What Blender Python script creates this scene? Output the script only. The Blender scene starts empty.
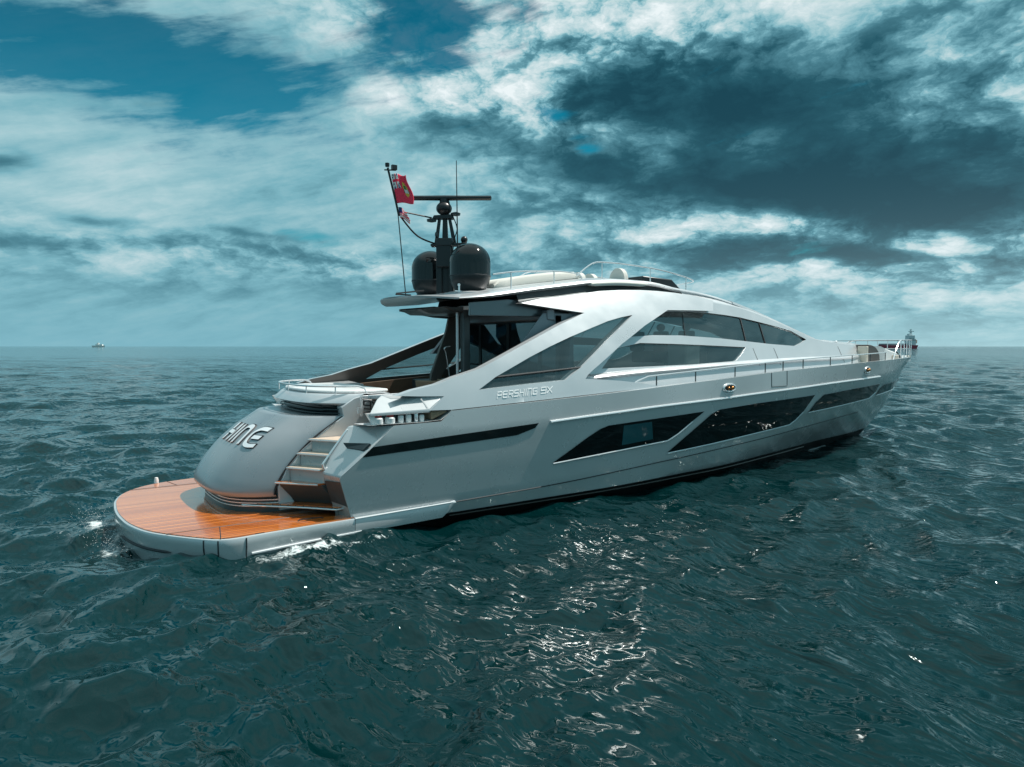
import bpy, bmesh, math, random
import numpy as np
from mathutils import Vector, Matrix
R = math.radians
random.seed(7)
sc = bpy.context.scene
COL = sc.collection

# ---------------------------------------------------------------- camera, sky, sun, exposure
camd = bpy.data.cameras.new("camera"); camo = bpy.data.objects.new("camera", camd); COL.objects.link(camo)
camd.sensor_width = 36.0; camd.lens = 36.0 * 710.0 / 1024.0
camd.clip_start = 0.1; camd.clip_end = 80000
camo.location = (-2.78, -15.1, 3.50)
PITCH = math.atan((383.5 - 346.3) / 710.0)
camo.rotation_euler = (R(90) - PITCH, 0, R(55.4) - R(90))
sc.camera = camo
FWD = Vector((math.cos(R(55.4)) * 0 + math.sin(R(34.6)), math.cos(R(34.6)), 0))   # horizontal view heading
SUN_EL = R(60.0); SUN_DIR = Vector((0.975, -0.22, 0)).normalized()
sund = bpy.data.lights.new("sun", 'SUN'); sund.energy = 4.4; sund.angle = R(0.53); sund.color = (1.0, .955, .89)
suno = bpy.data.objects.new("sun", sund); COL.objects.link(suno)
sv = Vector((SUN_DIR.x * math.cos(SUN_EL), SUN_DIR.y * math.cos(SUN_EL), math.sin(SUN_EL)))
suno.rotation_euler = sv.to_track_quat('Z', 'Y').to_euler(); suno.location = (0, -20, 40)
sc.view_settings.view_transform = 'Standard'; sc.view_settings.look = 'None'
sc.view_settings.exposure = 0.30; sc.view_settings.gamma = 1.0; sc.view_settings.use_curve_mapping = False
sc.cycles.max_bounces = 8; sc.cycles.transparent_max_bounces = 16
sc.cycles.use_denoising = True

class NT:
    """tiny expression helper over a node tree"""
    def __init__(s, nt): s.nt = nt; s.L = nt.links
    def n(s, t, **k):
        o = s.nt.nodes.new(t)
        for a, b in k.items(): setattr(o, a, b)
        return o
    def put(s, sock, v):
        if hasattr(v, 'node') or isinstance(v, bpy.types.NodeSocket): s.L.new(v, sock)
        else: sock.default_value = v
    def m(s, op, a, b=0.0, c=None, clamp=False):
        o = s.n('ShaderNodeMath', operation=op, use_clamp=clamp); s.put(o.inputs[0], a); s.put(o.inputs[1], b)
        if c is not None: s.put(o.inputs[2], c)
        return o.outputs[0]
    def add(s, a, b): return s.m('ADD', a, b)
    def mul(s, a, b): return s.m('MULTIPLY', a, b)
    def vec(s, x, y, z=0.0):
        o = s.n('ShaderNodeCombineXYZ'); s.put(o.inputs[0], x); s.put(o.inputs[1], y); s.put(o.inputs[2], z); return o.outputs[0]
    def noise(s, v, sc_, det=6, rough=.55, dist=0.0, col=False):
        o = s.n('ShaderNodeTexNoise'); s.L.new(v, o.inputs['Vector']); o.inputs['Scale'].default_value = sc_
        o.inputs['Detail'].default_value = det; o.inputs['Roughness'].default_value = rough; o.inputs['Distortion'].default_value = dist
        return o.outputs['Color' if col else 'Fac']
    def smooth(s, v, a, b, lo=0.0, hi=1.0):
        o = s.n('ShaderNodeMapRange', interpolation_type='SMOOTHSTEP'); s.put(o.inputs['Value'], v)
        o.inputs['From Min'].default_value = a; o.inputs['From Max'].default_value = b
        o.inputs['To Min'].default_value = lo; o.inputs['To Max'].default_value = hi
        return o.outputs['Result']
    def mix(s, f, a, b):
        o = s.n('ShaderNodeMix', data_type='RGBA'); s.put(o.inputs[0], f); s.put(o.inputs[6], a); s.put(o.inputs[7], b); return o.outputs[2]
    def ramp(s, v, stops, interp='LINEAR'):
        o = s.n('ShaderNodeValToRGB'); s.L.new(v, o.inputs[0]); r = o.color_ramp; r.interpolation = interp
        while len(r.elements) < len(stops): r.elements.new(.5)
        for e, (p, c) in zip(r.elements, stops): e.position = p; e.color = (*c, 1)
        return o.outputs[0]

def srgb(r, g, b):
    f = lambda c: (c / 255 / 12.92) if c <= 10 else ((c / 255 + .055) / 1.055) ** 2.4
    return (f(r), f(g), f(b))

def build_sky():
    w = bpy.data.worlds.new("World"); sc.world = w; w.use_nodes = True
    nt = w.node_tree; nt.nodes.clear(); N = NT(nt)
    out = N.n('ShaderNodeOutputWorld'); bg = N.n('ShaderNodeBackground'); bg.inputs[1].default_value = 0.1
    nt.links.new(bg.outputs[0], out.inputs[0])
    sky = N.n('ShaderNodeTexSky', sky_type='NISHITA'); sky.sun_disc = False
    sky.sun_elevation = SUN_EL; sky.sun_rotation = math.atan2(SUN_DIR.x, SUN_DIR.y)
    tc = N.n('ShaderNodeTexCoord').outputs['Generated']
    sp = N.n('ShaderNodeSeparateXYZ'); nt.links.new(tc, sp.inputs[0]); X, Y, Z = sp.outputs
    Fx, Fy = FWD.x, FWD.y
    f = N.add(N.mul(X, Fx), N.mul(Y, Fy)); r = N.add(N.mul(X, Fy), N.mul(Y, -Fx))
    az = N.m('ARCTAN2', r, f)
    el = N.m('ARCSINE', N.m('MINIMUM', N.m('MAXIMUM', Z, 0.0), 1.0))
    # cloud sheet seen in perspective
    inv = N.m('DIVIDE', 1.0, N.add(N.m('MAXIMUM', Z, 0.0), 0.10))
    P = N.vec(N.mul(r, inv), N.mul(f, inv), 0.0)
    Q = N.vec(az, N.mul(N.m('POWER', N.add(el, .02), .75), 1.9), 0.0)
    wn = N.noise(Q, 3.2, 4, .6, 0, True)
    ws = N.n('ShaderNodeSeparateColor'); nt.links.new(wn, ws.inputs[0])
    azw = N.add(az, N.mul(N.add(ws.outputs[0], -.5), .16)); elw = N.add(el, N.mul(N.add(ws.outputs[1], -.5), .10))
    def blob(px, py, rx, ry, amp=1.0, rot=0.0):
        a0 = math.atan((px - 512) / 710); e0 = math.atan((346 - py) / 710 * math.cos(a0))
        sx = rx / 710; sy = ry / 710
        da = N.add(azw, -a0); de = N.add(elw, -e0)
        if rot:
            c, s_ = math.cos(R(rot)), math.sin(R(rot))
            da, de = N.add(N.mul(da, c), N.mul(de, s_)), N.add(N.mul(da, -s_), N.mul(de, c))
        q = N.add(N.m('POWER', N.m('ABSOLUTE', N.mul(da, 1 / sx)), 2.0), N.m('POWER', N.m('ABSOLUTE', N.mul(de, 1 / sy)), 2.0))
        return N.mul(N.m('EXPONENT', N.mul(q, -1.0)), amp)
    def total(L, base):
        v = base
        for b in L: v = N.add(v, blob(*b))
        return v
    # large brightness layout of the cloud deck (1 = sunlit white, 0 = dark base)
    lay = total(SKY_LAYOUT, 0.455)
    n1 = N.noise(P, 1.15, 9, .60, .25); n2 = N.noise(Q, 9.0, 9, .62, .3); n3 = N.noise(Q, 28.0, 6, .6, .2)
    stv = N.vec(N.add(N.mul(az, 1.0), N.mul(el, 1.3)), N.mul(N.add(el, N.mul(az, -.35)), 7.0), 0)
    st = N.noise(stv, 2.6, 8, .62, .4)
    st2 = N.noise(N.vec(N.mul(az, 3.0), N.mul(N.add(el, N.mul(az, -.2)), 16.0), 0), 3.0, 7, .62, .3)
    puff = total(SKY_PUFF, 0.0)
    puffc = N.m('MINIMUM', puff, 1.0)
    wq = N.n('ShaderNodeVectorMath', operation='MULTIPLY_ADD'); N.L.new(N.noise(Q, 7.0, 5, .6, 0, True), wq.inputs[0]); wq.inputs[1].default_value = (.16, .12, 0); N.L.new(Q, wq.inputs[2])
    def billow(scale, det_):
        v = N.n('ShaderNodeTexVoronoi', feature='SMOOTH_F1', voronoi_dimensions='2D'); N.L.new(wq.outputs[0], v.inputs['Vector'])
        v.inputs['Scale'].default_value = scale; v.inputs['Detail'].default_value = det_; v.inputs['Roughness'].default_value = .6; v.inputs['Smoothness'].default_value = .35; v.inputs['Lacunarity'].default_value = 2.2
        v.normalize = True
        return v.outputs['Distance']
    bl = N.m('SUBTRACT', 1.0, N.mul(billow(11.0, 5.0), 1.6))
    det = N.add(N.mul(N.add(n1, -.5), .25), N.add(N.mul(N.add(n2, -.5), .8), N.add(N.mul(N.add(n3, -.5), .5), N.mul(N.add(bl, -.5), .9))))
    det = N.add(N.m('MAXIMUM', det, -.20), N.mul(N.m('MINIMUM', N.add(det, .20), 0.0), .35))
    detL = N.add(N.mul(N.add(st, -.5), .5), N.mul(N.add(st2, -.5), .3))
    dk = N.smooth(lay, .0, .45, .28, 1.0)
    detm = N.mul(N.add(N.mul(det, N.add(N.mul(puffc, .95), .14)), N.mul(detL, N.m('SUBTRACT', 1.0, puffc))), dk)
    Lv0 = N.add(lay, detm)
    Lv0 = N.add(Lv0, N.mul(N.mul(N.add(N.smooth(Lv0, .42, .66), -.42), .17), puffc))
    Lv = N.add(N.add(Lv0, .02), N.smooth(el, .62, 1.0, 0.0, .30))
    cc = N.ramp(Lv, SKY_RAMP)
    # blue gaps
    gap = total(SKY_GAP, -0.02)
    gapn = N.add(gap, N.add(N.mul(N.add(n2, -.5), .9), N.add(N.mul(N.add(st, -.5), 1.5), N.mul(N.add(st2, -.5), 1.6))))
    gm = N.mul(N.smooth(gapn, .25, 1.0), N.smooth(el, .62, .9, 1.0, 0.0))
    blue = N.mix(1.0, sky.outputs[0], (0.006, 0.58, 0.60, 1)); blue.node.blend_type = 'MULTIPLY'
    blue = N.mix(N.smooth(el, .2, .48), blue, N.mix(.6, blue, (0.0, .56, .98, 1)))
    sc10 = N.mix(1.0, cc, (10, 10, 10, 1)); sc10.node.blend_type = 'MULTIPLY'
    full = N.mix(N.mul(gm, .94), sc10, blue)
    # pale band over the horizon
    hz = N.m('EXPONENT', N.mul(el, -15.0))
    hcol = N.mix(N.smooth(az, -.1, .62), (*[c * 10 for c in srgb(116, 166, 180)], 1), (*[c * 10 for c in srgb(160, 196, 203)], 1))
    full = N.mix(N.mul(hz, .8), full, hcol)
    nt.links.new(full, bg.inputs[0])

#            px  py   rx   ry  amp rot      (heading and height of each cloud mass as seen from the boat's starboard quarter)
SKY_LAYOUT = [
 (870, 150, 230, 84, -.36, 0), (700, 110, 120, 60, -.24, 0), (960, 205, 170, 34, -.22, 0), (610, 70, 60, 40, -.12, 0),
 (590, 165, 60, 22, -.22, 0), (470, 140, 45, 22, -.22, 0), (700, 195, 130, 22, -.16, 0),
 (500, 65, 60, 42, .24, 0), (455, 85, 40, 26, .12, 0), (480, 215, 90, 40, .08, 0), (420, 190, 80, 40, .07, 0), (600, 250, 90, 20, .07, 0), (690, 225, 60, 12, .14, 0), (400, 100, 44, 28, .20, 0), (975, 70, 70, 50, .16, 0), (930, 110, 60, 24, .08, 0), (565, 20, 60, 35, .16, 0), (650, 18, 40, 30, .26, 0), (770, 5, 70, 16, .30, 0),
 (900, -5, 120, 20, .20, 0), (755, 145, 50, 16, .22, 0), (640, 150, 40, 24, .26, 0), (560, 130, 40, 20, .1, 0),
 (660, 215, 80, 18, .26, 0), (820, 235, 130, 12, .34, -4), (980, 247, 70, 8, .34, 0), (760, 285, 90, 16, .22, 0), (950, 290, 90, 18, .16, 0),
 (880, 258, 160, 8, -.30, 0), (700, 250, 120, 9, -.16, 0),
 (250, 150, 160, 70, .05, 0), (60, 165, 150, 50, .06, 0), (250, 215, 120, 30, .04, 0), (0, 165, 28, 8, -.35, 0), (100, 224, 32, 7, -.28, 0), (40, 246, 60, 7, -.24, 0),
 (175, 246, 26, 7, -.20, 0), (235, 238, 40, 5, -.16, 0), (300, 262, 60, 8, -.16, 0), (60, 275, 120, 10, -.10, 0), (150, 268, 60, 10, .10, 0), (30, 268, 50, 8, .08, 0), (40, 200, 120, 24, .08, 0),
 (250, 290, 180, 12, -.06, 0), (330, 20, 90, 22, .10, 0), (170, 5, 60, 12, .12, 0), (60, 110, 120, 25, .0, 0),
 (-300, 100, 300, 160, .14, 0), (1400, 150, 200, 120, .15, 0)]
SKY_PUFF = [(480, 80, 110, 60, .9, 0), (600, 50, 140, 70, .8, 0), (800, 100, 240, 130, .42, 0), (620, 220, 200, 70, .45, 0), (820, 260, 220, 50, .55, 0),
 (120, 255, 200, 24, .5, 0), (350, 270, 120, 20, .5, 0), (1300, 150, 300, 200, .8, 0), (350, 12, 80, 26, .5, 0)]
SKY_GAP = [(130, 62, 190, 56, .92, -8), (235, 90, 50, 26, .45, 0), (425, 24, 60, 34, 1.5, 0), (530, 15, 26, 30, .8, 0), (30, 40, 100, 40, .5, -10),
 (555, 117, 26, 9, .75, 0), (580, 142, 16, 8, .7, 0), (310, 237, 44, 10, .75, 0), (330, 75, 50, 14, .35, 0), (250, 55, 150, 50, .2, 0), (320, 200, 60, 9, .3, 0),
 (1250, -250, 60, 60, .3, 0)]
SKY_RAMP = [(0.0, srgb(22, 62, 76)), (0.16, srgb(34, 80, 94)), (0.34, srgb(70, 120, 134)), (0.50, srgb(112, 163, 175)), (0.66, srgb(148, 184, 191)), (0.86, srgb(192, 208, 211)), (1.0, srgb(216, 225, 227))]
build_sky()

# ---------------------------------------------------------------- generic builders
def pchip(tab):
    xs=[t[0] for t in tab]; ys=[t[1] for t in tab]; n=len(xs)
    h=[xs[i+1]-xs[i] for i in range(n-1)]; d=[(ys[i+1]-ys[i])/h[i] for i in range(n-1)]
    m=[d[0]]+[0 if d[i-1]*d[i]<=0 else 2*d[i-1]*d[i]/(d[i-1]+d[i]) for i in range(1,n-1)]+[d[-1]]
    def f(x):
        if x<=xs[0]: return ys[0]
        if x>=xs[-1]: return ys[-1]
        i=0
        while x>xs[i+1]: i+=1
        t=(x-xs[i])/h[i]; t2=t*t; t3=t2*t
        return (2*t3-3*t2+1)*ys[i]+(t3-2*t2+t)*h[i]*m[i]+(-2*t3+3*t2)*ys[i+1]+(t3-t2)*h[i]*m[i+1]
    return f
# hull lines: (x, y, z) of each level, stern to stem
LEVELS=[  # name, table of (x, half breadth, z); every line ends on the stem
 ('keel',  [(1.75,1.6,-.55),(10,1.5,-.6),(16,1.1,-.6),(20,.6,-.5),(22.6,.2,-.4),(23.5,.0,-.3)]),
 ('water', [(1.75,2.55,.0),(8,2.6,.0),(12,2.35,.0),(16,1.65,.0),(20,.75,.0),(22.5,.3,.0),(24.2,.0,.02)]),
 ('boot',  [(1.75,2.86,.17),(8,2.86,.21),(12,2.63,.26),(16,1.86,.26),(20,.97,.26),(23,.44,.27),(24.7,.0,.28)]),
 ('chine', [(1.75,2.95,.34),(4,2.97,.41),(6.5,2.97,.48),(10.5,2.91,.69),(14,2.66,.86),(18,2.06,1.04),(22,1.25,1.16),(24.5,.6,1.17),(26.1,.0,1.16)]),
 ('mid',   [(1.75,3.03,1.1),(6,3.05,1.2),(10,3.03,1.35),(14,2.88,1.5),(18,2.4,1.62),(22,1.6,1.7),(25,.72,1.72),(26.65,.0,1.72)]),
 ('rub',   [(1.75,3.08,1.75),(6,3.1,1.88),(10,3.1,2.04),(14,2.98,2.2),(18,2.58,2.34),(22,1.85,2.44),(25,1.0,2.48),(27.4,.0,2.5)]),
 ('sheer', [(1.75,3.06,2.15),(4,3.07,2.24),(8,3.09,2.42),(12,3.05,2.64),(15,2.9,2.8),(18,2.62,2.9),(21,2.15,2.97),(24,1.42,3.02),(26.2,.75,3.04),(27.5,.3,3.05),(28.07,.0,3.05)]),
]
_L=[]
for n,t in LEVELS:
    _L.append((pchip([(a,b) for a,b,c in t]),pchip([(a,c) for a,b,c in t]),t[-1][0],t[-1][2]))
stem_z=pchip([(l[2],l[3]) for l in _L])
def section(x):
    pts=[]
    for fy,fz,xe,ze in _L:
        if x<xe: pts.append((fy(x),fz(x)))
    if x>_L[0][2]: pts.insert(0,(0.0,stem_z(x)))
    return pts
def hull_y(x,z):
    s=section(min(x,28.05))
    if z<=s[0][1]: return s[0][0]
    for (y0,z0),(y1,z1) in zip(s,s[1:]):
        if z<=z1: return y0+(y1-y0)*(z-z0)/(z1-z0)
    return s[-1][0]
sheer_y,sheer_z=_L[6][0],_L[6][1]
_ww=pchip([(2,3.05),(8,3.06),(10,3.02),(13,2.92)])
def wing_y(x,z):
    d=max(z-2.3,-.3); return _ww(x)-.22*d-.10*d*abs(d)
_wc=pchip([(6,2.7),(10,2.68),(12,2.62),(15,2.42),(18,2.05),(20,1.7),(22,1.3),(24,.85)])
def cabin_y(x,z):
    d=z-2.7; return _wc(x)-.40*d-.03*d*abs(d)

K = {
 'wing': [(3.619, 2.273), (4.112, 2.263), (5.232, 2.31), (6.805, 2.382), (8.276, 2.451), (9.994, 2.526), (9.294, 2.629), (8.717, 2.697), (8.132, 2.74), (7.62, 2.772), (7.713, 2.854), (7.953, 2.993), (9.027, 3.555), (10.055, 4.019), (11.176, 4.449), (12.085, 4.469), (13.067, 4.48), (13.318, 4.791), (12.638, 4.893), (11.851, 4.949), (11.148, 4.966), (10.498, 4.962), (9.748, 4.925), (9.018, 4.864), (8.235, 4.752), (7.668, 4.669), (7.013, 4.589), (6.423, 4.465), (7.252, 4.376), (8.174, 4.289), (7.306, 3.995), (6.383, 3.637), (5.575, 3.317), (4.889, 3.047), (4.272, 2.893), (3.835, 2.759), (3.328, 2.671), (2.967, 2.573), (3.442, 2.547), (3.96, 2.53)],
 'wing_hole': [(4.778, 2.627), (5.853, 2.692), (7.053, 2.76), (7.288, 2.896), (7.557, 3.029), (8.531, 3.613), (9.764, 4.278), (9.327, 4.212), (8.834, 4.107), (8.165, 3.915), (7.477, 3.711), (6.826, 3.496), (6.209, 3.27), (5.682, 3.056), (5.227, 2.869)],
 'wing_up': [(5.227, 2.869), (6.386, 2.948), (7.557, 3.029), (8.531, 3.613), (9.764, 4.278), (9.327, 4.212), (8.834, 4.107), (8.165, 3.915), (7.477, 3.711), (6.826, 3.496), (6.209, 3.27), (5.682, 3.056)],
 'wing_lo': [(4.778, 2.627), (5.853, 2.692), (7.053, 2.76), (7.288, 2.896), (7.557, 3.029), (6.386, 2.948), (5.227, 2.869)],
 'cab_top': [(12.437, 4.679), (13.422, 4.752), (14.484, 4.668), (15.475, 4.504), (16.515, 4.259), (17.522, 3.993), (18.439, 3.751), (19.867, 3.633), (21.659, 3.564), (23.147, 3.53)],
 'cab_up': [(9.579, 3.73), (10.136, 4.039), (10.871, 4.408), (12.292, 4.437), (13.037, 4.436), (13.852, 4.396), (14.561, 4.342), (15.474, 4.229), (16.339, 4.118), (17.245, 3.983), (18.048, 3.722), (17.6, 3.605), (17.119, 3.509), (15.629, 3.569), (14.283, 3.652), (13.195, 3.722), (11.562, 3.785), (10.559, 3.783)],
 'cab_lo': [(7.839, 2.967), (8.975, 3.565), (9.928, 3.582), (11.019, 3.565), (12.211, 3.535), (14.281, 3.474), (13.91, 3.255), (13.583, 3.105), (13.269, 3.046), (11.541, 3.021), (9.679, 2.993)],
 'split1': [(11.978, 4.4), (11.758, 3.773), (14.592, 4.313), (14.43, 3.653), (15.513, 4.184), (15.414, 3.583)],
 'moulding': [(7.849, 2.767), (8.303, 2.804), (9.633, 2.878), (11.507, 2.95), (13.727, 3.023), (17.12, 3.09), (22.535, 3.131)],
 'name': [(5.179, 2.44), (6.599, 2.509), (5.234, 2.549), (6.659, 2.614)],
 'win1': [(6.623, 0.98), (7.588, 1.474), (7.934, 1.632), (8.191, 1.698), (11.463, 1.846), (11.039, 1.625), (10.519, 1.343), (10.183, 1.205), (8.294, 1.083)],
 'win2': [(10.246, 0.884), (11.185, 1.425), (11.804, 1.772), (12.118, 1.862), (13.884, 1.949), (16.923, 2.029), (16.38, 1.557), (16.11, 1.324), (15.823, 1.197), (14.151, 1.108), (11.916, 0.97)],
 'win3': [(16.787, 1.511), (17.138, 1.802), (17.596, 2.009), (19.555, 2.084), (22.593, 2.145), (22.402, 1.861), (21.837, 1.672)],
 'win4': [(22.647, 1.745), (22.928, 1.964), (23.366, 2.093), (27.136, 2.154), (26.691, 1.829), (24.953, 1.812)],
 'slot': [(2.24, 1.492), (2.438, 1.667), (4.039, 1.759), (6.183, 1.878), (6.086, 1.778), (5.62, 1.657), (3.824, 1.569)],
 'sky_pane': [(8.626, 1.208), (8.644, 1.666), (9.559, 1.697), (9.645, 1.272)],
 'fairlead': [(12.444, 2.409), (20.728, 2.7)],
 'rub': [(6.488, 1.881), (7.467, 1.933), (8.551, 1.987), (9.826, 2.053), (12.07, 2.137), (13.825, 2.212), (15.907, 2.283), (18.533, 2.364), (22.226, 2.427)],
 'roof': [(4.363, 4.495), (4.941, 4.545), (6.002, 4.704), (7.141, 4.883), (8.085, 5.015), (8.836, 5.116), (10.022, 5.195), (11.009, 5.204), (12.02, 5.102), (13.004, 5.035), (13.936, 4.935), (15.66, 4.628), (17.257, 4.28), (18.81, 3.964), (19.825, 3.788)],
}


def pr(m): return m.node_tree.nodes['Principled BSDF']
def material(name, col, rough=.5, metal=0.0, coat=0.0, spec=.5, bump=None, var=None, coat_rough=.05):
    m = bpy.data.materials.new(name); m.use_nodes = True; b = pr(m)
    b.inputs['Base Color'].default_value = (*col, 1); b.inputs['Roughness'].default_value = rough
    b.inputs['Metallic'].default_value = metal; b.inputs['Coat Weight'].default_value = coat; b.inputs['Coat Roughness'].default_value = coat_rough
    b.inputs['Specular IOR Level'].default_value = spec
    N = NT(m.node_tree)
    if bump or var:
        tc = N.n('ShaderNodeTexCoord').outputs['Object']
    if var:                                   # faint uneven tone and gloss: salt film, wear
        sc_, amt = var
        n = N.noise(tc, sc_, 6, .6)
        c = N.ramp(n, [(.3, tuple(x * (1 - amt) for x in col)), (.7, tuple(min(1, x * (1 + amt)) for x in col))])
        N.L.new(c, b.inputs['Base Color'])
        N.L.new(N.smooth(n, .3, .7, rough * .85, min(1, rough * 1.2)), b.inputs['Roughness'])
    if bump:
        sc_, st = bump
        bn = N.n('ShaderNodeBump'); bn.inputs['Strength'].default_value = st; bn.inputs['Distance'].default_value = .02
        N.L.new(N.noise(tc, sc_, 3, .5), bn.inputs['Height']); N.L.new(bn.outputs[0], b.inputs['Normal'])
    return m

M = {}
M['hull'] = material('grey_metallic_paint', (.52, .55, .56), .26, .28, .7, var=(.6, .04), bump=(.4, .015))
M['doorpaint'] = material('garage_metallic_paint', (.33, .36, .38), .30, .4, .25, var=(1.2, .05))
M['silver'] = material('silver_paint', (.60, .625, .64), .32, .4, .3, var=(.6, .03))
M['lightgrey'] = material('light_grey_gelcoat', (.62, .64, .65), .4, .15, .2)
M['white'] = material('white_gelcoat', (.80, .80, .79), .35, 0, .3)
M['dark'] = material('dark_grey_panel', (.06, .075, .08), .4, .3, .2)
M['black'] = material('black_gloss', (.006, .008, .009), .07, 0, 0)
M['matblack'] = material('black_paint', (.015, .016, .018), .35)
M['boot'] = material('antifouling_black', (.01, .011, .012), .5)
M['chrome'] = material('polished_steel', (.84, .85, .86), .22, .55, .3)
M['winblack'] = material('black_window_glass', (.003, .005, .006), .03, 0, 0, spec=.32)
M['paneblue'] = material('teal_window_pane', (.012, .07, .085), .06, 0, 0, spec=.6)
M['reflection_orange'] = material('reflection_orange', (.45, .2, .07), .3, .9)
M['fascia'] = material('slate_fascia', (.14, .165, .18), .25, .4, .4)
M['seam'] = material('dark_seam', (.02, .025, .03), .6)
M['brown'] = material('brown_upholstery', (.14, .085, .055), .6, var=(6, .15))
M['tan'] = material('tan_wicker', (.28, .20, .13), .7, bump=(60, .4))
M['cushion'] = material('pale_cushion', (.62, .61, .56), .8, bump=(30, .15))
M['leg'] = material('warm_grey_panel', (.13, .115, .105), .45, .2)
M['floor'] = material('cabin_floor', (.10, .07, .05), .5)
M['red'] = material('red_cloth', (.92, .045, .10), .8)
M['blue'] = material('blue_cloth', (.015, .03, .16), .8)
M['fwhite'] = material('white_cloth', (.75, .75, .72), .8)
M['yellow'] = material('yellow_cloth', (.65, .48, .08), .8)
M['green'] = material('green_cloth', (.03, .20, .08), .8)
M['redpl'] = material('red_plastic', (.62, .03, .02), .4)
M['shipred'] = material('red_ship_paint', (.34, .05, .08), .6)
M['shipnavy'] = material('navy_ship_paint', (.03, .05, .09), .6)
M['shipgrey'] = material('pale_ship_paint', (.58, .66, .68), .6)
M['cream'] = material('cream_ship_paint', (.6, .45, .35), .6)

def glass_mat(name, tint, body, gloss=.05, a=.35):
    m = bpy.data.materials.new(name); m.use_nodes = True; nt = m.node_tree; nt.nodes.clear(); N = NT(nt)
    out = N.n('ShaderNodeOutputMaterial'); tr = N.n('ShaderNodeBsdfTransparent'); tr.inputs[0].default_value = (*tint, 1)
    df = N.n('ShaderNodeBsdfDiffuse'); df.inputs[0].default_value = (*body, 1)
    gl = N.n('ShaderNodeBsdfGlossy'); gl.inputs['Roughness'].default_value = gloss; gl.inputs[0].default_value = (.85, .93, .95, 1)
    m1 = N.n('ShaderNodeMixShader'); m1.inputs[0].default_value = a
    N.L.new(tr.outputs[0], m1.inputs[1]); N.L.new(df.outputs[0], m1.inputs[2])
    lw = N.n('ShaderNodeLayerWeight'); lw.inputs[0].default_value = .5
    m2 = N.n('ShaderNodeMixShader'); N.L.new(N.m('MINIMUM', N.add(N.mul(N.m('POWER', lw.outputs['Facing'], 3.0), .7), .09), 1.0), m2.inputs[0])
    N.L.new(m1.outputs[0], m2.inputs[1]); N.L.new(gl.outputs[0], m2.inputs[2]); N.L.new(m2.outputs[0], out.inputs[0])
    return m
M['glass'] = glass_mat('tinted_glass', (.55, .62, .62), (.07, .085, .085), .04, .25)
M['clearglass'] = glass_mat('pale_glass', (.7, .78, .79), (.2, .25, .26), .04, .15)
M['doorglass'] = glass_mat('door_glass', (.10, .22, .27), (.01, .02, .025), .03, .3)

def teak_mat():
    m = material('varnished_teak', (.42, .13, .035), .16, 0, .7, coat_rough=.09)
    N = NT(m.node_tree); b = pr(m)
    tc = N.n('ShaderNodeTexCoord').outputs['Object']
    sp = N.n('ShaderNodeSeparateXYZ'); N.L.new(tc, sp.inputs[0])
    yy = N.mul(sp.outputs[1], 1 / .11)
    fr = N.m('FRACT', yy); idx = N.m('FLOOR', yy)
    line = N.m('GREATER_THAN', N.m('ABSOLUTE', N.add(fr, -.5)), .43)
    wn = N.n('ShaderNodeTexWhiteNoise', noise_dimensions='1D'); N.L.new(idx, wn.inputs['W'])
    g = N.noise(N.vec(N.mul(sp.outputs[0], 1.2), N.mul(sp.outputs[1], 28), idx), 1.6, 6, .6)
    v = N.add(N.mul(wn.outputs[0], .45), N.mul(g, .6))
    c = N.ramp(v, [(.15, (.40, .09, .014)), (.5, (.60, .16, .026)), (.9, (.74, .25, .06))])
    c = N.mix(line, c, (.03, .012, .008, 1))
    N.L.new(c, b.inputs['Base Color'])
    bn = N.n('ShaderNodeBump'); bn.inputs['Strength'].default_value = .12; bn.inputs['Distance'].default_value = .004
    N.L.new(N.m('SUBTRACT', 1.0, line), bn.inputs['Height']); N.L.new(bn.outputs[0], b.inputs['Normal'])
    return m
M['teak'] = teak_mat()
M['cream2'] = material('cream_gelcoat', (.70, .62, .52), .5)

M['lettering'] = material('white_lettering', (.95, .96, .96), .4)
M['letter'] = material('brushed_letter_metal', (.86, .87, .88), .3, .2)
def finish(bm, name, mat, parent, smooth=True, bevel=0.0, angle=35, seg=2):
    bmesh.ops.remove_doubles(bm, verts=bm.verts, dist=1e-5)
    bmesh.ops.recalc_face_normals(bm, faces=bm.faces)
    me = bpy.data.meshes.new(name); bm.to_mesh(me); bm.free()
    if smooth:
        for p in me.polygons: p.use_smooth = True
        try: me.set_sharp_from_angle(angle=R(angle))
        except Exception: pass
    o = bpy.data.objects.new(name, me); COL.objects.link(o)
    if isinstance(mat, (list, tuple)):
        for m_ in mat: me.materials.append(m_)
    else: me.materials.append(mat)
    if parent is not None: o.parent = parent
    if bevel:
        b = o.modifiers.new('bevel', 'BEVEL'); b.width = bevel; b.segments = seg; b.limit_method = 'ANGLE'; b.angle_limit = R(angle); b.harden_normals = False
    return o

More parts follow.
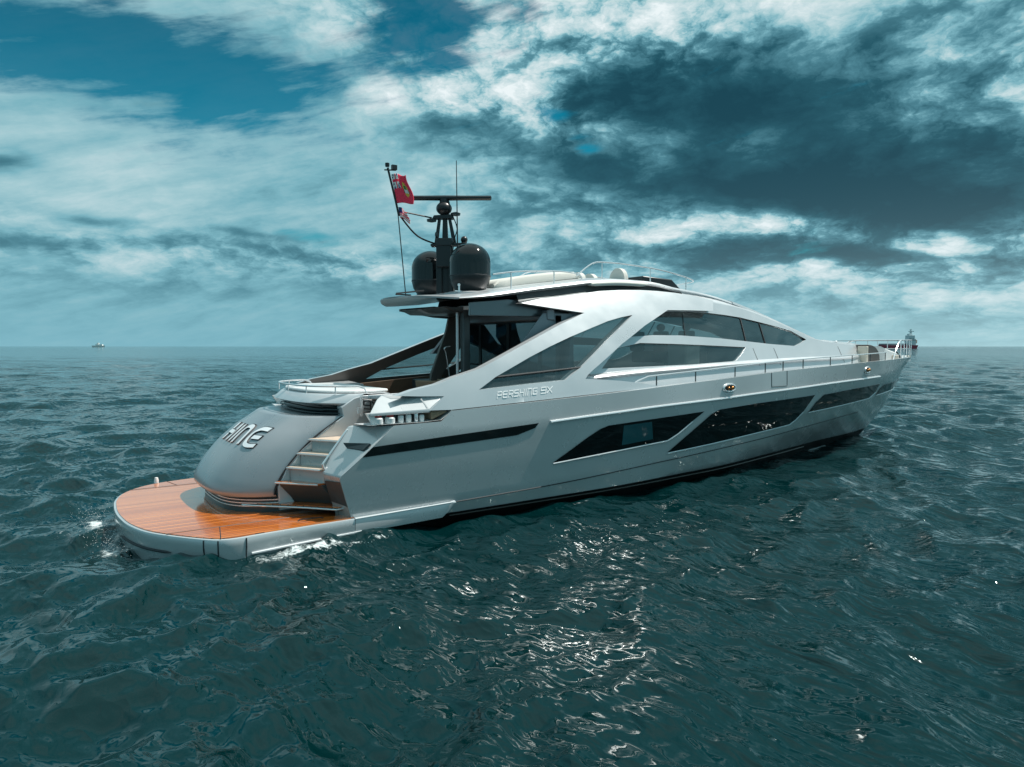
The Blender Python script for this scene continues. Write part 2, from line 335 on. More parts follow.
def patch(name, poly, surf, side, mat, parent, thick=.03, off=0.0, holes=(), step=.3, bevel=0.0, smooth=True):
    """sheet cut to an (x,z) outline and bent onto the surface y = side*surf(x,z); side -1 = starboard"""
    bm = bmesh.new(); E = []
    for L in [poly] + list(holes):
        vs = [bm.verts.new((x, 0, z)) for x, z in L]
        E += [bm.edges.new((vs[i], vs[(i + 1) % len(vs)])) for i in range(len(vs))]
    bmesh.ops.triangle_fill(bm, edges=E, use_beauty=True, use_dissolve=True)
    xs = [p[0] for p in poly]; zs = [p[1] for p in poly]
    def cuts(a, b, s): return [a + s * (i + .5) for i in range(int((b - a) / s))]
    for x in cuts(min(xs), max(xs), step): bmesh.ops.bisect_plane(bm, geom=bm.verts[:] + bm.edges[:] + bm.faces[:], plane_co=(x, 0, 0), plane_no=(1, 0, 0))
    for z in cuts(min(zs), max(zs), step * .6): bmesh.ops.bisect_plane(bm, geom=bm.verts[:] + bm.edges[:] + bm.faces[:], plane_co=(0, 0, z), plane_no=(0, 0, 1))
    base = bm.faces[:]
    for v in bm.verts: v.co.y = side * (surf(v.co.x, v.co.z) + off)
    if thick:
        r = bmesh.ops.extrude_face_region(bm, geom=base)
        for v in r['geom']:
            if isinstance(v, bmesh.types.BMVert): v.co.y -= side * min(thick, max(abs(v.co.y), .01))
    return finish(bm, name, mat, parent, smooth, bevel)

def both(fn):
    return [fn(-1), fn(1)]

class MB:
    def __init__(s): s.bm = bmesh.new()
    def face(s, vs): return s.bm.faces.new([s.bm.verts.new(v) for v in vs])
    def box(s, a, b, rot=None, c=None):
        (x0, y0, z0), (x1, y1, z1) = a, b
        P = [Vector(p) for p in ((x0, y0, z0), (x1, y0, z0), (x1, y1, z0), (x0, y1, z0), (x0, y0, z1), (x1, y0, z1), (x1, y1, z1), (x0, y1, z1))]
        if rot is not None: P = [rot @ (p - Vector(c)) + Vector(c) for p in P]
        v = [s.bm.verts.new(p) for p in P]
        for f in ((0, 3, 2, 1), (4, 5, 6, 7), (0, 1, 5, 4), (1, 2, 6, 5), (2, 3, 7, 6), (3, 0, 4, 7)): s.bm.faces.new([v[i] for i in f])
        return s
    def loft(s, rings, closed=True, cap=True):
        V = [[s.bm.verts.new(p) for p in r] for r in rings]; n = len(V[0])
        for a, b in zip(V, V[1:]):
            for i in range(n if closed else n - 1):
                try: s.bm.faces.new((a[i], a[(i + 1) % n], b[(i + 1) % n], b[i]))
                except ValueError: pass
        if cap and closed: s.bm.faces.new(V[0][::-1]); s.bm.faces.new(V[-1])
        return s
    def prism(s, outline, y0, y1):            # (x,z) outline swept along y
        return s.loft([[(x, y0, z) for x, z in outline], [(x, y1, z) for x, z in outline]])
    def slab(s, outline, z0, z1):             # (x,y) outline swept along z
        return s.loft([[(x, y, z0) for x, y in outline], [(x, y, z1) for x, y in outline]])
    def tube(s, pts, r, n=8, closed=False):
        P = [Vector(p) for p in pts]; rr = r if isinstance(r, (list, tuple)) else [r] * len(P)
        rings = []; up = Vector((0, 0, 1)); prev = None
        for i, p in enumerate(P):
            if closed: t = (P[(i + 1) % len(P)] - P[i - 1])
            else: t = (P[min(i + 1, len(P) - 1)] - P[max(i - 1, 0)])
            t.normalize()
            if prev is None:
                a = up if abs(t.dot(up)) < .9 else Vector((1, 0, 0)); u = t.cross(a).normalized()
            else: u = (prev - t * prev.dot(t)).normalized()
            prev = u; w = t.cross(u)
            rings.append([p + (u * math.cos(2 * math.pi * k / n) + w * math.sin(2 * math.pi * k / n)) * rr[i] for k in range(n)])
        if closed: rings.append(rings[0])
        return s.loft(rings, cap=not closed)
    def lathe(s, prof, c, n=32, ax='z'):
        rings = []
        for r, h in prof:
            ring = []
            for k in range(n):
                a = 2 * math.pi * k / n; p = (r * math.cos(a), r * math.sin(a), h)
                if ax == 'y': p = (p[0], p[2], p[1])
                if ax == 'x': p = (p[2], p[0], p[1])
                ring.append((c[0] + p[0], c[1] + p[1], c[2] + p[2]))
            rings.append(ring)
        return s.loft(rings)
    def ball(s, c, r, sz=1.0, n=16):
        return s.lathe([(max(1e-4, r * math.sin(math.pi * i / n)), -r * sz * math.cos(math.pi * i / n)) for i in range(n + 1)], c, 2 * n)
    def build(s, name, mat, parent=None, smooth=True, bevel=0.0, angle=35): return finish(s.bm, name, mat, parent, smooth, bevel, angle)

def smoothpath(pts, n=6):
    P = [Vector(p) for p in pts]; out = []
    for i in range(len(P) - 1):
        a, b, c, d = P[max(i - 1, 0)], P[i], P[i + 1], P[min(i + 2, len(P) - 1)]
        for k in range(n):
            t = k / n; out.append(.5 * ((2 * b) + (c - a) * t + (2 * a - 5 * b + 4 * c - d) * t * t + (3 * b - a - 3 * c + d) * t ** 3))
    out.append(P[-1]); return out

def empty(name, loc=(0, 0, 0)):
    o = bpy.data.objects.new(name, None); COL.objects.link(o); o.location = loc; o.empty_display_size = .3; return o
def tag(o, label=None, cat=None, group=None, kind=None):
    if label: o['label'] = label
    if cat: o['category'] = cat
    if group: o['group'] = group
    if kind: o['kind'] = kind
    return o

# ---------------------------------------------------------------- the sea
def build_sea():
    cx, cy = camo.location.x, camo.location.y
    head = math.atan2(FWD.y, FWD.x)
    d1 = np.linspace(-R(46), R(46), 1050); step = d1[1] - d1[0]
    rest = []; a = R(46); s = step
    while a < math.pi:
        s = min(s * 1.12, R(3)); a += s; rest.append(a)
    rest = np.array(rest); rest *= (math.pi / rest[-1]) if rest[-1] > 0 else 1
    rest = rest[:-1]
    ang = np.concatenate([-(rest[::-1]), d1, rest]) + head
    rad = [0.6]
    while rad[-1] < 40000: rad.append(rad[-1] * 1.0088 + .004)
    rad = np.array(rad)
    A, Rr = np.meshgrid(ang, rad)
    x = cx + Rr * np.cos(A); y = cy + Rr * np.sin(A); z = np.zeros_like(x); dx = np.zeros_like(x); dy = np.zeros_like(x)
    cell = Rr * .0089 + .01
    rng = np.random.RandomState(5)
    wind = head + R(229)
    for i in range(150):
        t = i / 149.0
        lam = 0.16 * (9.0 / .16) ** (t ** 1.1)
        spread = R(26) + R(40) * (1 - t)
        th = wind + rng.normal() * spread
        amp = .0066 * lam ** .85 * (1.0 + .25 * rng.normal()) * (1.0 if lam < 1.2 else (1.2 / lam) ** .32)
        ph = rng.rand() * 6.283; k = 6.283 / lam
        fade = np.clip((lam / cell - 2.2) / 2.5, 0, 1)
        arg = k * (x * math.cos(th) + y * math.sin(th)) + ph
        s_, c_ = np.sin(arg), np.cos(arg)
        z += fade * amp * c_; dx -= fade * amp * .75 * math.cos(th) * s_; dy -= fade * amp * .75 * math.sin(th) * s_
    # gusty patches: waves are livelier here, calmer there
    patchy = 1 + .22 * np.sin(x * .21 + 1.3) * np.sin(y * .17 + .4) + .12 * np.sin(x * .53 - y * .31)
    # calmer water in the lee close under the hull
    z *= patchy; dx *= patchy; dy *= patchy
    co = np.stack([x + dx, y + dy, z], -1).reshape(-1, 3).astype(np.float32)
    nr, na = x.shape
    i0 = (np.arange(nr - 1)[:, None] * na + np.arange(na)[None, :]); nxt = np.roll(np.arange(na), -1)
    i1 = (np.arange(nr - 1)[:, None] * na + nxt[None, :])
    F = np.stack([i0, i0 + na, i1 + na, i1], -1).reshape(-1, 4).astype(np.int32)
    # close the middle
    ctr = len(co); co = np.vstack([co, [[cx, cy, 0]]]).astype(np.float32)
    me = bpy.data.meshes.new('sea'); nf = len(F)
    me.vertices.add(len(co)); me.vertices.foreach_set('co', co.ravel())
    tri = np.stack([np.full(na, ctr), np.arange(na), nxt], -1).astype(np.int32)
    me.loops.add(nf * 4 + na * 3); me.loops.foreach_set('vertex_index', np.concatenate([F.ravel(), tri.ravel()]))
    me.polygons.add(nf + na)
    me.polygons.foreach_set('loop_start', np.concatenate([np.arange(nf) * 4, nf * 4 + np.arange(na) * 3]).astype(np.int32))
    me.polygons.foreach_set('loop_total', np.concatenate([np.full(nf, 4), np.full(na, 3)]).astype(np.int32))
    me.polygons.foreach_set('use_smooth', np.ones(nf + na, bool))
    me.update(calc_edges=True); me.validate()
    o = bpy.data.objects.new('sea', me); COL.objects.link(o); tag(o, kind='structure')
    o['label'] = 'choppy dark teal open sea reaching the horizon'
    m = material('sea_water', (.0005, .0150, .0165), .06, spec=.5); b = pr(m); b.inputs['IOR'].default_value = 1.37; b.inputs['Specular Tint'].default_value = (.82, 1.0, 1.0, 1)
    N = NT(m.node_tree)
    tc = N.n('ShaderNodeTexCoord').outputs['Object']
    mp = N.n('ShaderNodeMapping'); N.L.new(tc, mp.inputs[0]); mp.inputs['Rotation'].default_value = (0, 0, -(wind)); mp.inputs['Scale'].default_value = (1, .5, 1)
    def ridge(scale, det_=3, dist=.4): return N.m('SUBTRACT', 1.0, N.m('ABSOLUTE', N.add(N.mul(N.noise(mp.outputs[0], scale, det_, .5, dist), 2.0), -1.0)))
    hh = N.add(N.mul(N.noise(mp.outputs[0], .13, 5, .6, .3), .55), N.add(N.add(N.mul(N.noise(mp.outputs[0], .85, 3, .5, .8), .21), N.mul(ridge(1.9, 2), .040)), N.add(N.mul(ridge(5.0, 1), .0125), N.mul(N.noise(mp.outputs[0], 15.0, 1, .5, .3), .0025))))
    bn = N.n('ShaderNodeBump'); bn.inputs['Strength'].default_value = 1.0; bn.inputs['Distance'].default_value = 1.15
    N.L.new(hh, bn.inputs['Height']); N.L.new(bn.outputs[0], b.inputs['Normal'])
    # foam: churned water off the platform and thin streaks on a few crests
    sp = N.n('ShaderNodeSeparateXYZ'); N.L.new(tc, sp.inputs[0]); X, Y, Z = sp.outputs
    def spot(x0, y0, rx, ry, rot=0):
        dx_ = N.add(X, -x0); dy_ = N.add(Y, -y0); c, s2 = math.cos(rot), math.sin(rot)
        u = N.add(N.mul(dx_, c), N.mul(dy_, s2)); v = N.add(N.mul(dx_, -s2), N.mul(dy_, c))
        q = N.add(N.m('POWER', N.m('ABSOLUTE', N.mul(u, 1 / rx)), 2.0), N.m('POWER', N.m('ABSOLUTE', N.mul(v, 1 / ry)), 2.0))
        return N.m('EXPONENT', N.mul(q, -1.0))
    msk = None
    for a_ in FOAM:
        q = N.mul(spot(*a_[:5]), a_[5]); msk = q if msk is None else N.m('MAXIMUM', msk, q)
    fn = N.noise(tc, 7.0, 8, .72, 1.2); fn2 = N.noise(tc, 2.2, 6, .7, .8)
    fo = N.smooth(N.add(N.add(N.mul(fn, .8), N.mul(fn2, .5)), N.mul(msk, .42)), .93, 1.10)
    cn = N.noise(mp.outputs[0], 1.1, 9, .75, 1.0); cs = N.smooth(N.add(N.mul(cn, 1.0), N.mul(Z, 1.1)), .97, 1.02)
    fo = N.m('MAXIMUM', fo, N.mul(cs, .55))
    N.L.new(N.mix(fo, (.0005, .0150, .0165, 1), (.62, .68, .68, 1)), b.inputs['Base Color'])
    N.L.new(N.m('MAXIMUM', N.mul(fo, .8), .06), b.inputs['Roughness'])
    me.materials.append(m)
FOAM = [(-1.66, 1.0, .28, 1.2, 0, 1.0), (-1.62, -1.0, .25, 1.0, 0, .85), (1.1, -3.40, 1.2, .25, -.03, 1.0), (2.4, -3.25, .5, .15, 0, .72), (-2.3, .6, .5, .9, 0, .5), (7.3, -3.2, .5, .15, 0, .62), (5.2, -3.1, 1.0, .10, .0, .45), (12, -3.05, 3.0, .12, .05, .42), (17.5, -2.6, 2.0, .12, .1, .42), (24.6, -.3, .5, .3, 0, .55)]
build_sea()

# ---------------------------------------------------------------- the yacht
yacht = empty('motor_yacht', (0, 0, 0))
tag(yacht, 'large grey sports motor yacht with teak swim platform and twin black radar domes', 'yacht')

# hull shell -------------------------------------------------------
def build_hull():
    b = MB(); X0 = 4.10; NS = 74; SUB = 4
    tabs = []
    for (n, t), l in zip(LEVELS, _L): tabs.append((l[0], l[1], l[2]))
    rings = {1: [], -1: []}
    for s in range(NS + 1):
        t = s / NS; t = 1 - (1 - t) ** 1.25
        pts = []
        for fy, fz, xe in tabs:
            x = X0 + t * (xe - X0); pts.append((x, fy(x) if t < 1 else 0.0, fz(x)))
        row = []
        for a, c in zip(pts, pts[1:]):
            for k in range(SUB): row.append(tuple(a[i] + (c[i] - a[i]) * k / SUB for i in range(3)))
        row.append(pts[-1])
        for sd in (1, -1): rings[sd].append([(x, sd * y, z) for x, y, z in row])
    for sd in (1, -1): b.loft(rings[sd], closed=False)
    # bottom and deck edge return
    for sd in (1, -1):
        b.loft([[r[0], (r[0][0], 0, r[0][2] - .1)] for r in rings[sd]], closed=False)
        b.loft([[r[-1], (r[-1][0], r[-1][1] * .965, r[-1][2] + .012), (r[-1][0] - .0, r[-1][1] * .93, r[-1][2] + .0), (r[-1][0], r[-1][1] * .92, r[-1][2] - .16)] for r in rings[sd]], closed=False)
    b.build('hull', M['hull'], yacht, angle=28)
build_hull()

AFT = [(2.06, -.5), (2.06, .36), (1.82, 1.12), (1.84, 1.18), (2.24, 1.50), (2.44, 1.67), (2.87, 2.03), (3.86, 2.05), (4.10, 2.262), (4.10, -.5)]
def aft(sd):
    patch('hull_quarter', AFT, hull_y, sd, M['hull'], yacht, thick=.03, step=.25)
    b = MB()     # corner block between the stairs and the hull side
    o = [(1.95, .30), (1.69, 1.17), (1.84, 1.50), (2.20, 2.02), (4.05, 2.03), (4.05, .3)]
    b.loft([[(x, sd * y, z) for x, y, z in [(2.09, 2.90, .30), (1.85, 3.0, 1.16), (2.26, 3.04, 1.51), (2.88, 3.04, 2.026), (4.05, 3.03, 2.03), (4.05, 2.9, .3)]],
            [(x, sd * 2.47, z) for x, z in o]])
    b.build('quarter_block', M['hull'], yacht, bevel=.03)
    b = MB(); b.loft([[(1.875, sd * 2.97, 1.06), (1.735, sd * 2.53, 1.04), (1.86, sd * 2.53, .64), (2.0, sd * 2.97, .60)],
                      [(1.860, sd * 2.97, 1.06), (1.72, sd * 2.53, 1.04), (1.845, sd * 2.53, .64), (1.985, sd * 2.97, .60)]])
    b.build('hatch_panel', M['dark'], yacht)
    # dark leading wedge of the intake slot wrapping onto the sloping shoulder
    b = MB(); w = [(2.43, 3.02, 1.70), (2.06, 2.66, 1.70), (2.10, 2.70, 1.62), (2.30, 2.99, 1.585)]
    b.loft([[(x, sd * y, z + .0) for x, y, z in w], [(x - .03, sd * y, z + .03) for x, y, z in w]])
    b.build('intake_lip', M['dark'], yacht)
    # shoulder plate above the mooring locker
    b = MB()
    top = [(3.62, 3.035, 2.285), (3.97, 2.98, 2.54), (3.45, 2.93, 2.57), (3.05, 2.55, 2.57), (2.86, 2.50, 2.56), (2.72, 2.62, 2.50), (2.40, 3.02, 2.275)]
    b.loft([[(x, sd * y, z) for x, y, z in top], [(x, sd * y, z - .06) for x, y, z in top]])
    b.build('shoulder_deck', M['hull'], yacht, bevel=.015)
    b = MB(); top = [(2.95, 1.77, 2.52), (3.05, 2.55, 2.565), (3.45, 2.90, 2.568), (4.3, 2.8, 2.6), (4.3, 1.75, 2.55), (2.9, 1.75, 2.53)]
    b.loft([[(x, sd * y, z) for x, y, z in top], [(x, sd * y, z - .08) for x, y, z in top]])
    b.build('coaming', M['silver'], yacht, bevel=.02)
    b = MB()     # locker back, floor lip and end bracket
    b.box((2.80, sd * 2.44, 2.032), (4.30, sd * 2.50, 2.27)); b.build('locker_back', M['dark'], yacht)
    b = MB(); b.prism([(2.36, 2.27), (2.50, 2.27), (2.56, 2.04), (2.50, 2.04)], sd * 2.9, sd * 2.98); b.build('locker_bracket', M['white'], yacht)
    b = MB()
    b.loft([[(2.36, sd * 3.03, 2.06), (2.9, sd * 3.06, 2.06), (3.5, sd * 3.07, 2.06), (3.86, sd * 3.07, 2.08), (4.1, sd * 3.06, 2.24)],
            [(2.30, sd * 2.5, 2.05), (2.9, sd * 2.5, 2.05), (3.5, sd * 2.5, 2.05), (3.86, sd * 2.6, 2.08), (4.1, sd * 2.8, 2.24)]], closed=False)
    b.build('locker_floor', M['lightgrey'], yacht)
    for i, (x, w, h) in enumerate([(2.60, .19, .12), (2.84, .19, .12), (3.06, .11, .14), (3.22, .11, .15), (3.38, .08, .17), (3.50, .10, .13)]):
        b = MB(); b.lathe([(w * .45, 0), (w * .5, .01), (w * .5, h - .02), (w * .42, h)], (x, sd * 2.945, 2.062), 20); b.build('winch_drum', M['white'] if i != 4 else M['chrome'], yacht)
        if i < 2:
            b = MB(); b.lathe([(w * .34, 0), (w * .34, .035), (w * .2, .05)], (x + .02, sd * 2.90, 2.062 + h), 16); b.build('red_cap', M['redpl'], yacht)
    b = MB(); b.prism([(3.68, 2.09), (4.02, 2.22), (4.0, 2.245), (3.66, 2.25)], sd * 2.7, sd * 3.0); b.build('wood_block', M['tan'], yacht)
    patch('intake_slot', K['slot'], hull_y, sd, M['black'], yacht, thick=.02, off=.012)
both(aft)

# hull windows, trims
def shrink(poly, d):
    cx = sum(p[0] for p in poly) / len(poly); cz = sum(p[1] for p in poly) / len(poly)
    return [(cx + (x - cx) * (1 - d), cz + (z - cz) * (1 - d * 2)) for x, z in poly]
def curve_on(pts, surf, sd, off, n=5):
    P = smoothpath([(x, 0, z) for x, z in pts], n); return [(p.x, sd * (surf(p.x, p.z) + off), p.z) for p in P]
def trims(sd):
    for i, k in enumerate(('win1', 'win2', 'win3', 'win4')):
        w = patch('hull_window', K[k], hull_y, sd, M['winblack'], yacht, thick=.015, off=.022, step=.3)
        # pale lower sill line of each opening
        P = K[k]; low = {0: [0, 8, 7, 6, 5], 1: [0, 10, 9, 8, 7, 6], 2: [0, 6, 5], 3: [0, 5, 4]}[i]
        L = [(P[j][0], P[j][1] - .02) for j in low]
        b = MB(); Q = []
        for a, c in zip(L, L[1:]):
            for q in range(6): t = q / 6; Q.append((a[0] + (c[0] - a[0]) * t, a[1] + (c[1] - a[1]) * t))
        Q.append(L[-1])
        b.tube([(x, sd * (hull_y(x, z) + .014), z) for x, z in Q], .022, 6); b.build('window_sill', M['silver'], w)
    patch('cabin_porthole', K['sky_pane'], hull_y, sd, M['paneblue'], yacht, thick=.01, off=.032, step=.4)
    b = MB(); b.tube([(x, sd * (_L[3][0](x) + .004), _L[3][1](x)) for x in [4.25 + .5 * i for i in range(36)]], .012, 5); b.build('chine_groove', M['seam'], yacht)
    b = MB(); b.tube(curve_on(K['rub'], hull_y, sd, .02), .034, 8); b.build('rub_rail', M['chrome'], yacht)
    # fine shadow groove beneath the rub rail and along the sheer
    for x, z in K['fairlead']:
        c = Vector((x, sd * (hull_y(x, z) + .015), z))
        t = Vector((1, sd * (hull_y(x + .1, z) - hull_y(x - .1, z)) / .2, 0)).normalized(); u = Vector((0, 0, 1))
        ring = [c + t * (.24 * math.cos(a)) + u * (.095 * math.sin(a)) for a in [2 * math.pi * k / 24 for k in range(24)]]
        b = MB(); b.tube(ring, .03, 8, closed=True); fl = b.build('fairlead', M['chrome'], yacht)
        n = Vector((t.y, -t.x, 0)) * (1 if sd < 0 else -1)
        b = MB(); b.loft([[c + n * .002 + (p - c) for p in ring], [c + n * .012 + (p - c) for p in ring]]); b.build('fairlead_throat', M['seam'], fl)
        for d_, r_ in ((.08, .055), (-.07, .042)):  # orange balls stand in for the warm reflection inside the fairlead
            b = MB(); b.ball(c + t * d_ + n * .03, r_, .9, 8); b.build('hawse_reflection', M['reflection_orange'], fl)
        b = MB(); b.box(c - t * 0 + u * -.15 - Vector((.16, .012, .012)), c + u * -.15 + Vector((.16, .012, .012))); b.build('fairlead_plate', M['silver'], fl)
    # side gate seams
    for x in (14.39, 15.18):
        b = MB(); z0, z1 = sheer_z(x) - .42, sheer_z(x) - .005
        b.tube([(x, sd * (hull_y(x, z0 + (z1 - z0) * k / 6) + .001), z0 + (z1 - z0) * k / 6) for k in range(7)], .010, 5); b.build('gate_seam', M['seam'], yacht)
    b = MB(); z = sheer_z(14.8) - .42
    b.tube([(x, sd * (hull_y(x, z) + .001), z) for x in (14.39, 14.8, 15.18)], .009, 5); b.build('gate_seam', M['seam'], yacht)
    # spray strakes beside the platform
    b = MB(); rings = []
    for k in range(15):
        t = k / 14; x = 2.11 + (4.22 - 2.11) * t; z = .385 + .045 * t; e = 1 - max(0, (t - .88) / .12) * .9; y = 3.035 - .03 * t
        rings.append([(x, sd * 2.90, z - .30 * e), (x, sd * (y - .03), z - .28 * e), (x, sd * (y - .0), z - .02), (x, sd * (y - .012), z), (x, sd * 2.90, z + .012)])
    b.loft(rings); b.build('side_strake', M['hull'], yacht, angle=50)
    b = MB(); b.tube([(2.1, sd * 3.032, .382), (3.2, sd * 3.02, .408), (4.1, sd * 3.008, .428), (4.2, sd * 2.97, .432)], .014, 6); b.build('strake_edge', M['letter'], yacht)
    b = MB(); rings = []
    for k in range(13):
        t = k / 12; x = .25 + 3.5 * t; z = .085 + .085 * t; y = 3.135 - .17 * min(1, t * 1.4) ; e = 1 - max(0, (t - .9) / .1) * .8
        rings.append([(x, sd * (y - .06), z - .03), (x, sd * (y + .025 * e), z - .012), (x, sd * (y + .025 * e), z + .010), (x, sd * (y - .06), z + .02)])
    b.loft(rings); b.build('spray_strake', M['letter'], yacht)
    b = MB(); b.tube([(x, sd * (_L[1][0](x) * .45 + _L[2][0](x) * .55 + .02), _L[1][1](x) * .45 + _L[2][1](x) * .55 - .0) for x in [4.2 + .5 * i for i in range(30)]], .016, 6); b.build('waterline_strake', M['leg'], yacht)
    # boot top: black band between the waterline and the chine
    b = MB(); L = []
    for s in range(61):
        t = s / 60
        xb_ = 2.07 + t * (24.6 - 2.07); xw = 2.07 + t * (24.1 - 2.07)
        yb, zb = _L[2][0](xb_), _L[2][1](xb_); yw, zw = _L[1][0](xw), _L[1][1](xw)
        if t == 1: yb = yw = 0.005
        L.append([(xb_, sd * (yb + .014), zb), (xb_ * .5 + xw * .5, sd * (yb * .5 + yw * .5 + .014), (zb + zw) / 2), (xw, sd * (yw + .014), zw - .02), (xw, sd * (max(yw - .2, 0)), zw - .3)])
    b.loft(L, closed=False); b.build('boot_stripe', M['boot'], yacht)
both(trims)

# lettering drawn as strokes
FONT = {
 'P': [[(0, 0), (0, 1), (.9, 1), (1, .9), (1, .55), (.9, .45), (0, .45)]],
 'E': [[(1, 1), (.12, 1), (0, .88), (0, .12), (.12, 0), (1, 0)], [(0, .5), (.9, .5)]],
 'R': [[(0, 0), (0, 1), (.9, 1), (1, .9), (1, .55), (.9, .45), (0, .45)], [(.55, .45), (1, 0)]],
 'S': [[(1, 1), (.1, 1), (0, .9), (0, .6), (.1, .5), (.9, .5), (1, .4), (1, .1), (.9, 0), (0, 0)]],
 'H': [[(0, 0), (0, 1)], [(1, 0), (1, 1)], [(0, .5), (1, .5)]],
 'I': [[(.5, 0), (.5, 1)]],
 'N': [[(0, 0), (0, 1), (.88, 1), (1, .88), (1, 0)]],
 'G': [[(1, 1), (.1, 1), (0, .9), (0, .1), (.1, 0), (1, 0), (1, .5), (.5, .5)]],
 '9': [[(.1, 0), (1, 0), (1, 1), (0, 1), (0, .48), (1, .48)]],
 'X': [[(0, 0), (1, 1)], [(0, 1), (1, 0)]],
}
def strokes(text, w, h, gap, sw, slant=0.0):
    """list of flat quads (u,v) for the text"""
    out = []; u0 = 0.0
    for ch in text:
        if ch == ' ': u0 += w * .7; continue
        cw = w * (.25 if ch == 'I' else 1.3 if ch in '9X' else 1)
        for pl in FONT[ch]:
            pl = [(u0 + (.5 if ch == 'I' else x) * cw, y * h) for x, y in pl]
            for (x0, y0), (x1, y1) in zip(pl, pl[1:]):
                L = math.hypot(x1 - x0, y1 - y0); dx, dy = (x1 - x0) / L, (y1 - y0) / L; e = sw / 2
                q = [(x0 - dx * e - dy * e, y0 - dy * e + dx * e), (x0 - dx * e + dy * e, y0 - dy * e - dx * e), (x1 + dx * e + dy * e, y1 + dy * e - dx * e), (x1 + dx * e - dy * e, y1 + dy * e + dx * e)]
                out.append([(u + v * slant, v) for u, v in q])
        u0 += cw + gap
    return out, u0 - gap
def side_name(sd):
    b = MB(); x0, z0 = K['name'][0]; x1, z1 = K['name'][1]; W_ = x1 - x0; H_ = .122
    Q, tot = strokes('PERSHING 9X', .120, H_, .048, .018, .40); k = W_ / tot
    for qi, q in enumerate(Q):
        P = []; dq = (qi % 6) * .0007
        for u, v in q:
            uu = u * k if sd < 0 else u * k
            x = (x0 + uu) if sd < 0 else (x1 - uu); z = z0 + (x - x0) / W_ * (z1 - z0) + v
            P.append((x, z))
        b.loft([[(x, sd * (wing_y(x, z) + .004 - dq * .3), z) for x, z in P], [(x, sd * (wing_y(x, z) + .008 + dq), z) for x, z in P]])
    b.build('side_lettering', M['lettering'], yacht, smooth=False)
both(side_name)

# platform ---------------------------------------------------------
RIM = [(2.10, -3.03), (1.2, -3.07), (.45, -3.13), (.02, -3.17), (-.22, -3.12), (-.45, -2.93), (-.85, -2.4), (-1.16, -1.85), (-1.34, -1.2), (-1.41, -.6), (-1.43, 0), (-1.40, .6), (-1.33, 1.2), (-1.16, 1.8), (-.86, 2.3), (-.5, 2.62), (-.1, 2.8), (.5, 2.92), (1.2, 2.98), (2.1, 3.03)]
def rimpath(n=5): return [(p.x, p.y) for p in smoothpath([(x, y, 0) for x, y in RIM], n)]
def inset(L, d):
    out = []
    for i, (x, y) in enumerate(L):
        a = L[max(i - 1, 0)]; b_ = L[min(i + 1, len(L) - 1)]; t = Vector((b_[0] - a[0], b_[1] - a[1])).normalized()
        out.append((x + t.y * d, y - t.x * d) if True else (x, y))
    return out
def build_platform():
    L = rimpath(); s = 1
    test = inset(L, .1)[len(L) // 2]
    if test[0] < L[len(L) // 2][0]: s = -1
    I = lambda d: inset(L, d * s)
    b = MB()
    b.loft([[(x, y, z) for x, y in I(d)] for d, z in ((.10, -.35), (.05, -.1), (.02, .06), (-.0, .25), (.0, .345), (.012, .372), (.03, .378))])
    pf = b.build('swim_platform', M['hull'], yacht, angle=40)
    b = MB(); T = I(.055); b.slab(T, .380, .392); tk = b.build('teak_deck', M['teak'], yacht, smooth=False)
    # dark caulking seams between the deck panels
    for pl in ([(-.95, 2.12), (2.0, 2.12)], [(-.90, -2.28), (2.0, -2.28)], [(-.06, -2.28), (-.22, -3.09)], [(-.0, 2.12), (-.12, 2.75)]):
        b = MB(); b.tube([(x, y, .3915) for x, y in pl], .009, 4); b.build('deck_seam', M['seam'], yacht)
    for a_ in (len(L) * 5 // 19, len(L) * 4 // 19 + 1, len(L) * 3 // 19 - 2):
        b = MB(); O = inset(L, -.002 * s)[a_]; O2 = inset(L, .06 * s)[a_]
        b.tube([(O[0], O[1], .36), (O[0], O[1], .2), (O2[0], O2[1], -.12)], .012, 5)
        b.build('platform_joint', M['seam'], yacht)
    # long slot in the aft face
    b = MB(); P = [inset(L, -.003 * s)[i] for i in range(len(L) * 6 // 19, len(L) * 9 // 19)]
    b.tube([(x, y, .10 - .03 * math.sin(i)) for i, (x, y) in [(0, p) for p in P]], [.006] + [.022] * (len(P) - 2) + [.006], 6); b.build('platform_slot', M['seam'], yacht)
    b = MB(); b.lathe([(.05, 0), (.05, .06), (.035, .12), (.0001, .13)], (-.34, 2.72, .39), 14); b.build('deck_cap', M['white'], yacht)
    b = MB(); b.tube([(1.15, -2.72, .41), (1.2, -2.72, .43), (1.55, -2.76, .43), (1.6, -2.76, .41)], .012, 6); b.build('deck_cleat', M['matblack'], yacht)
build_platform()

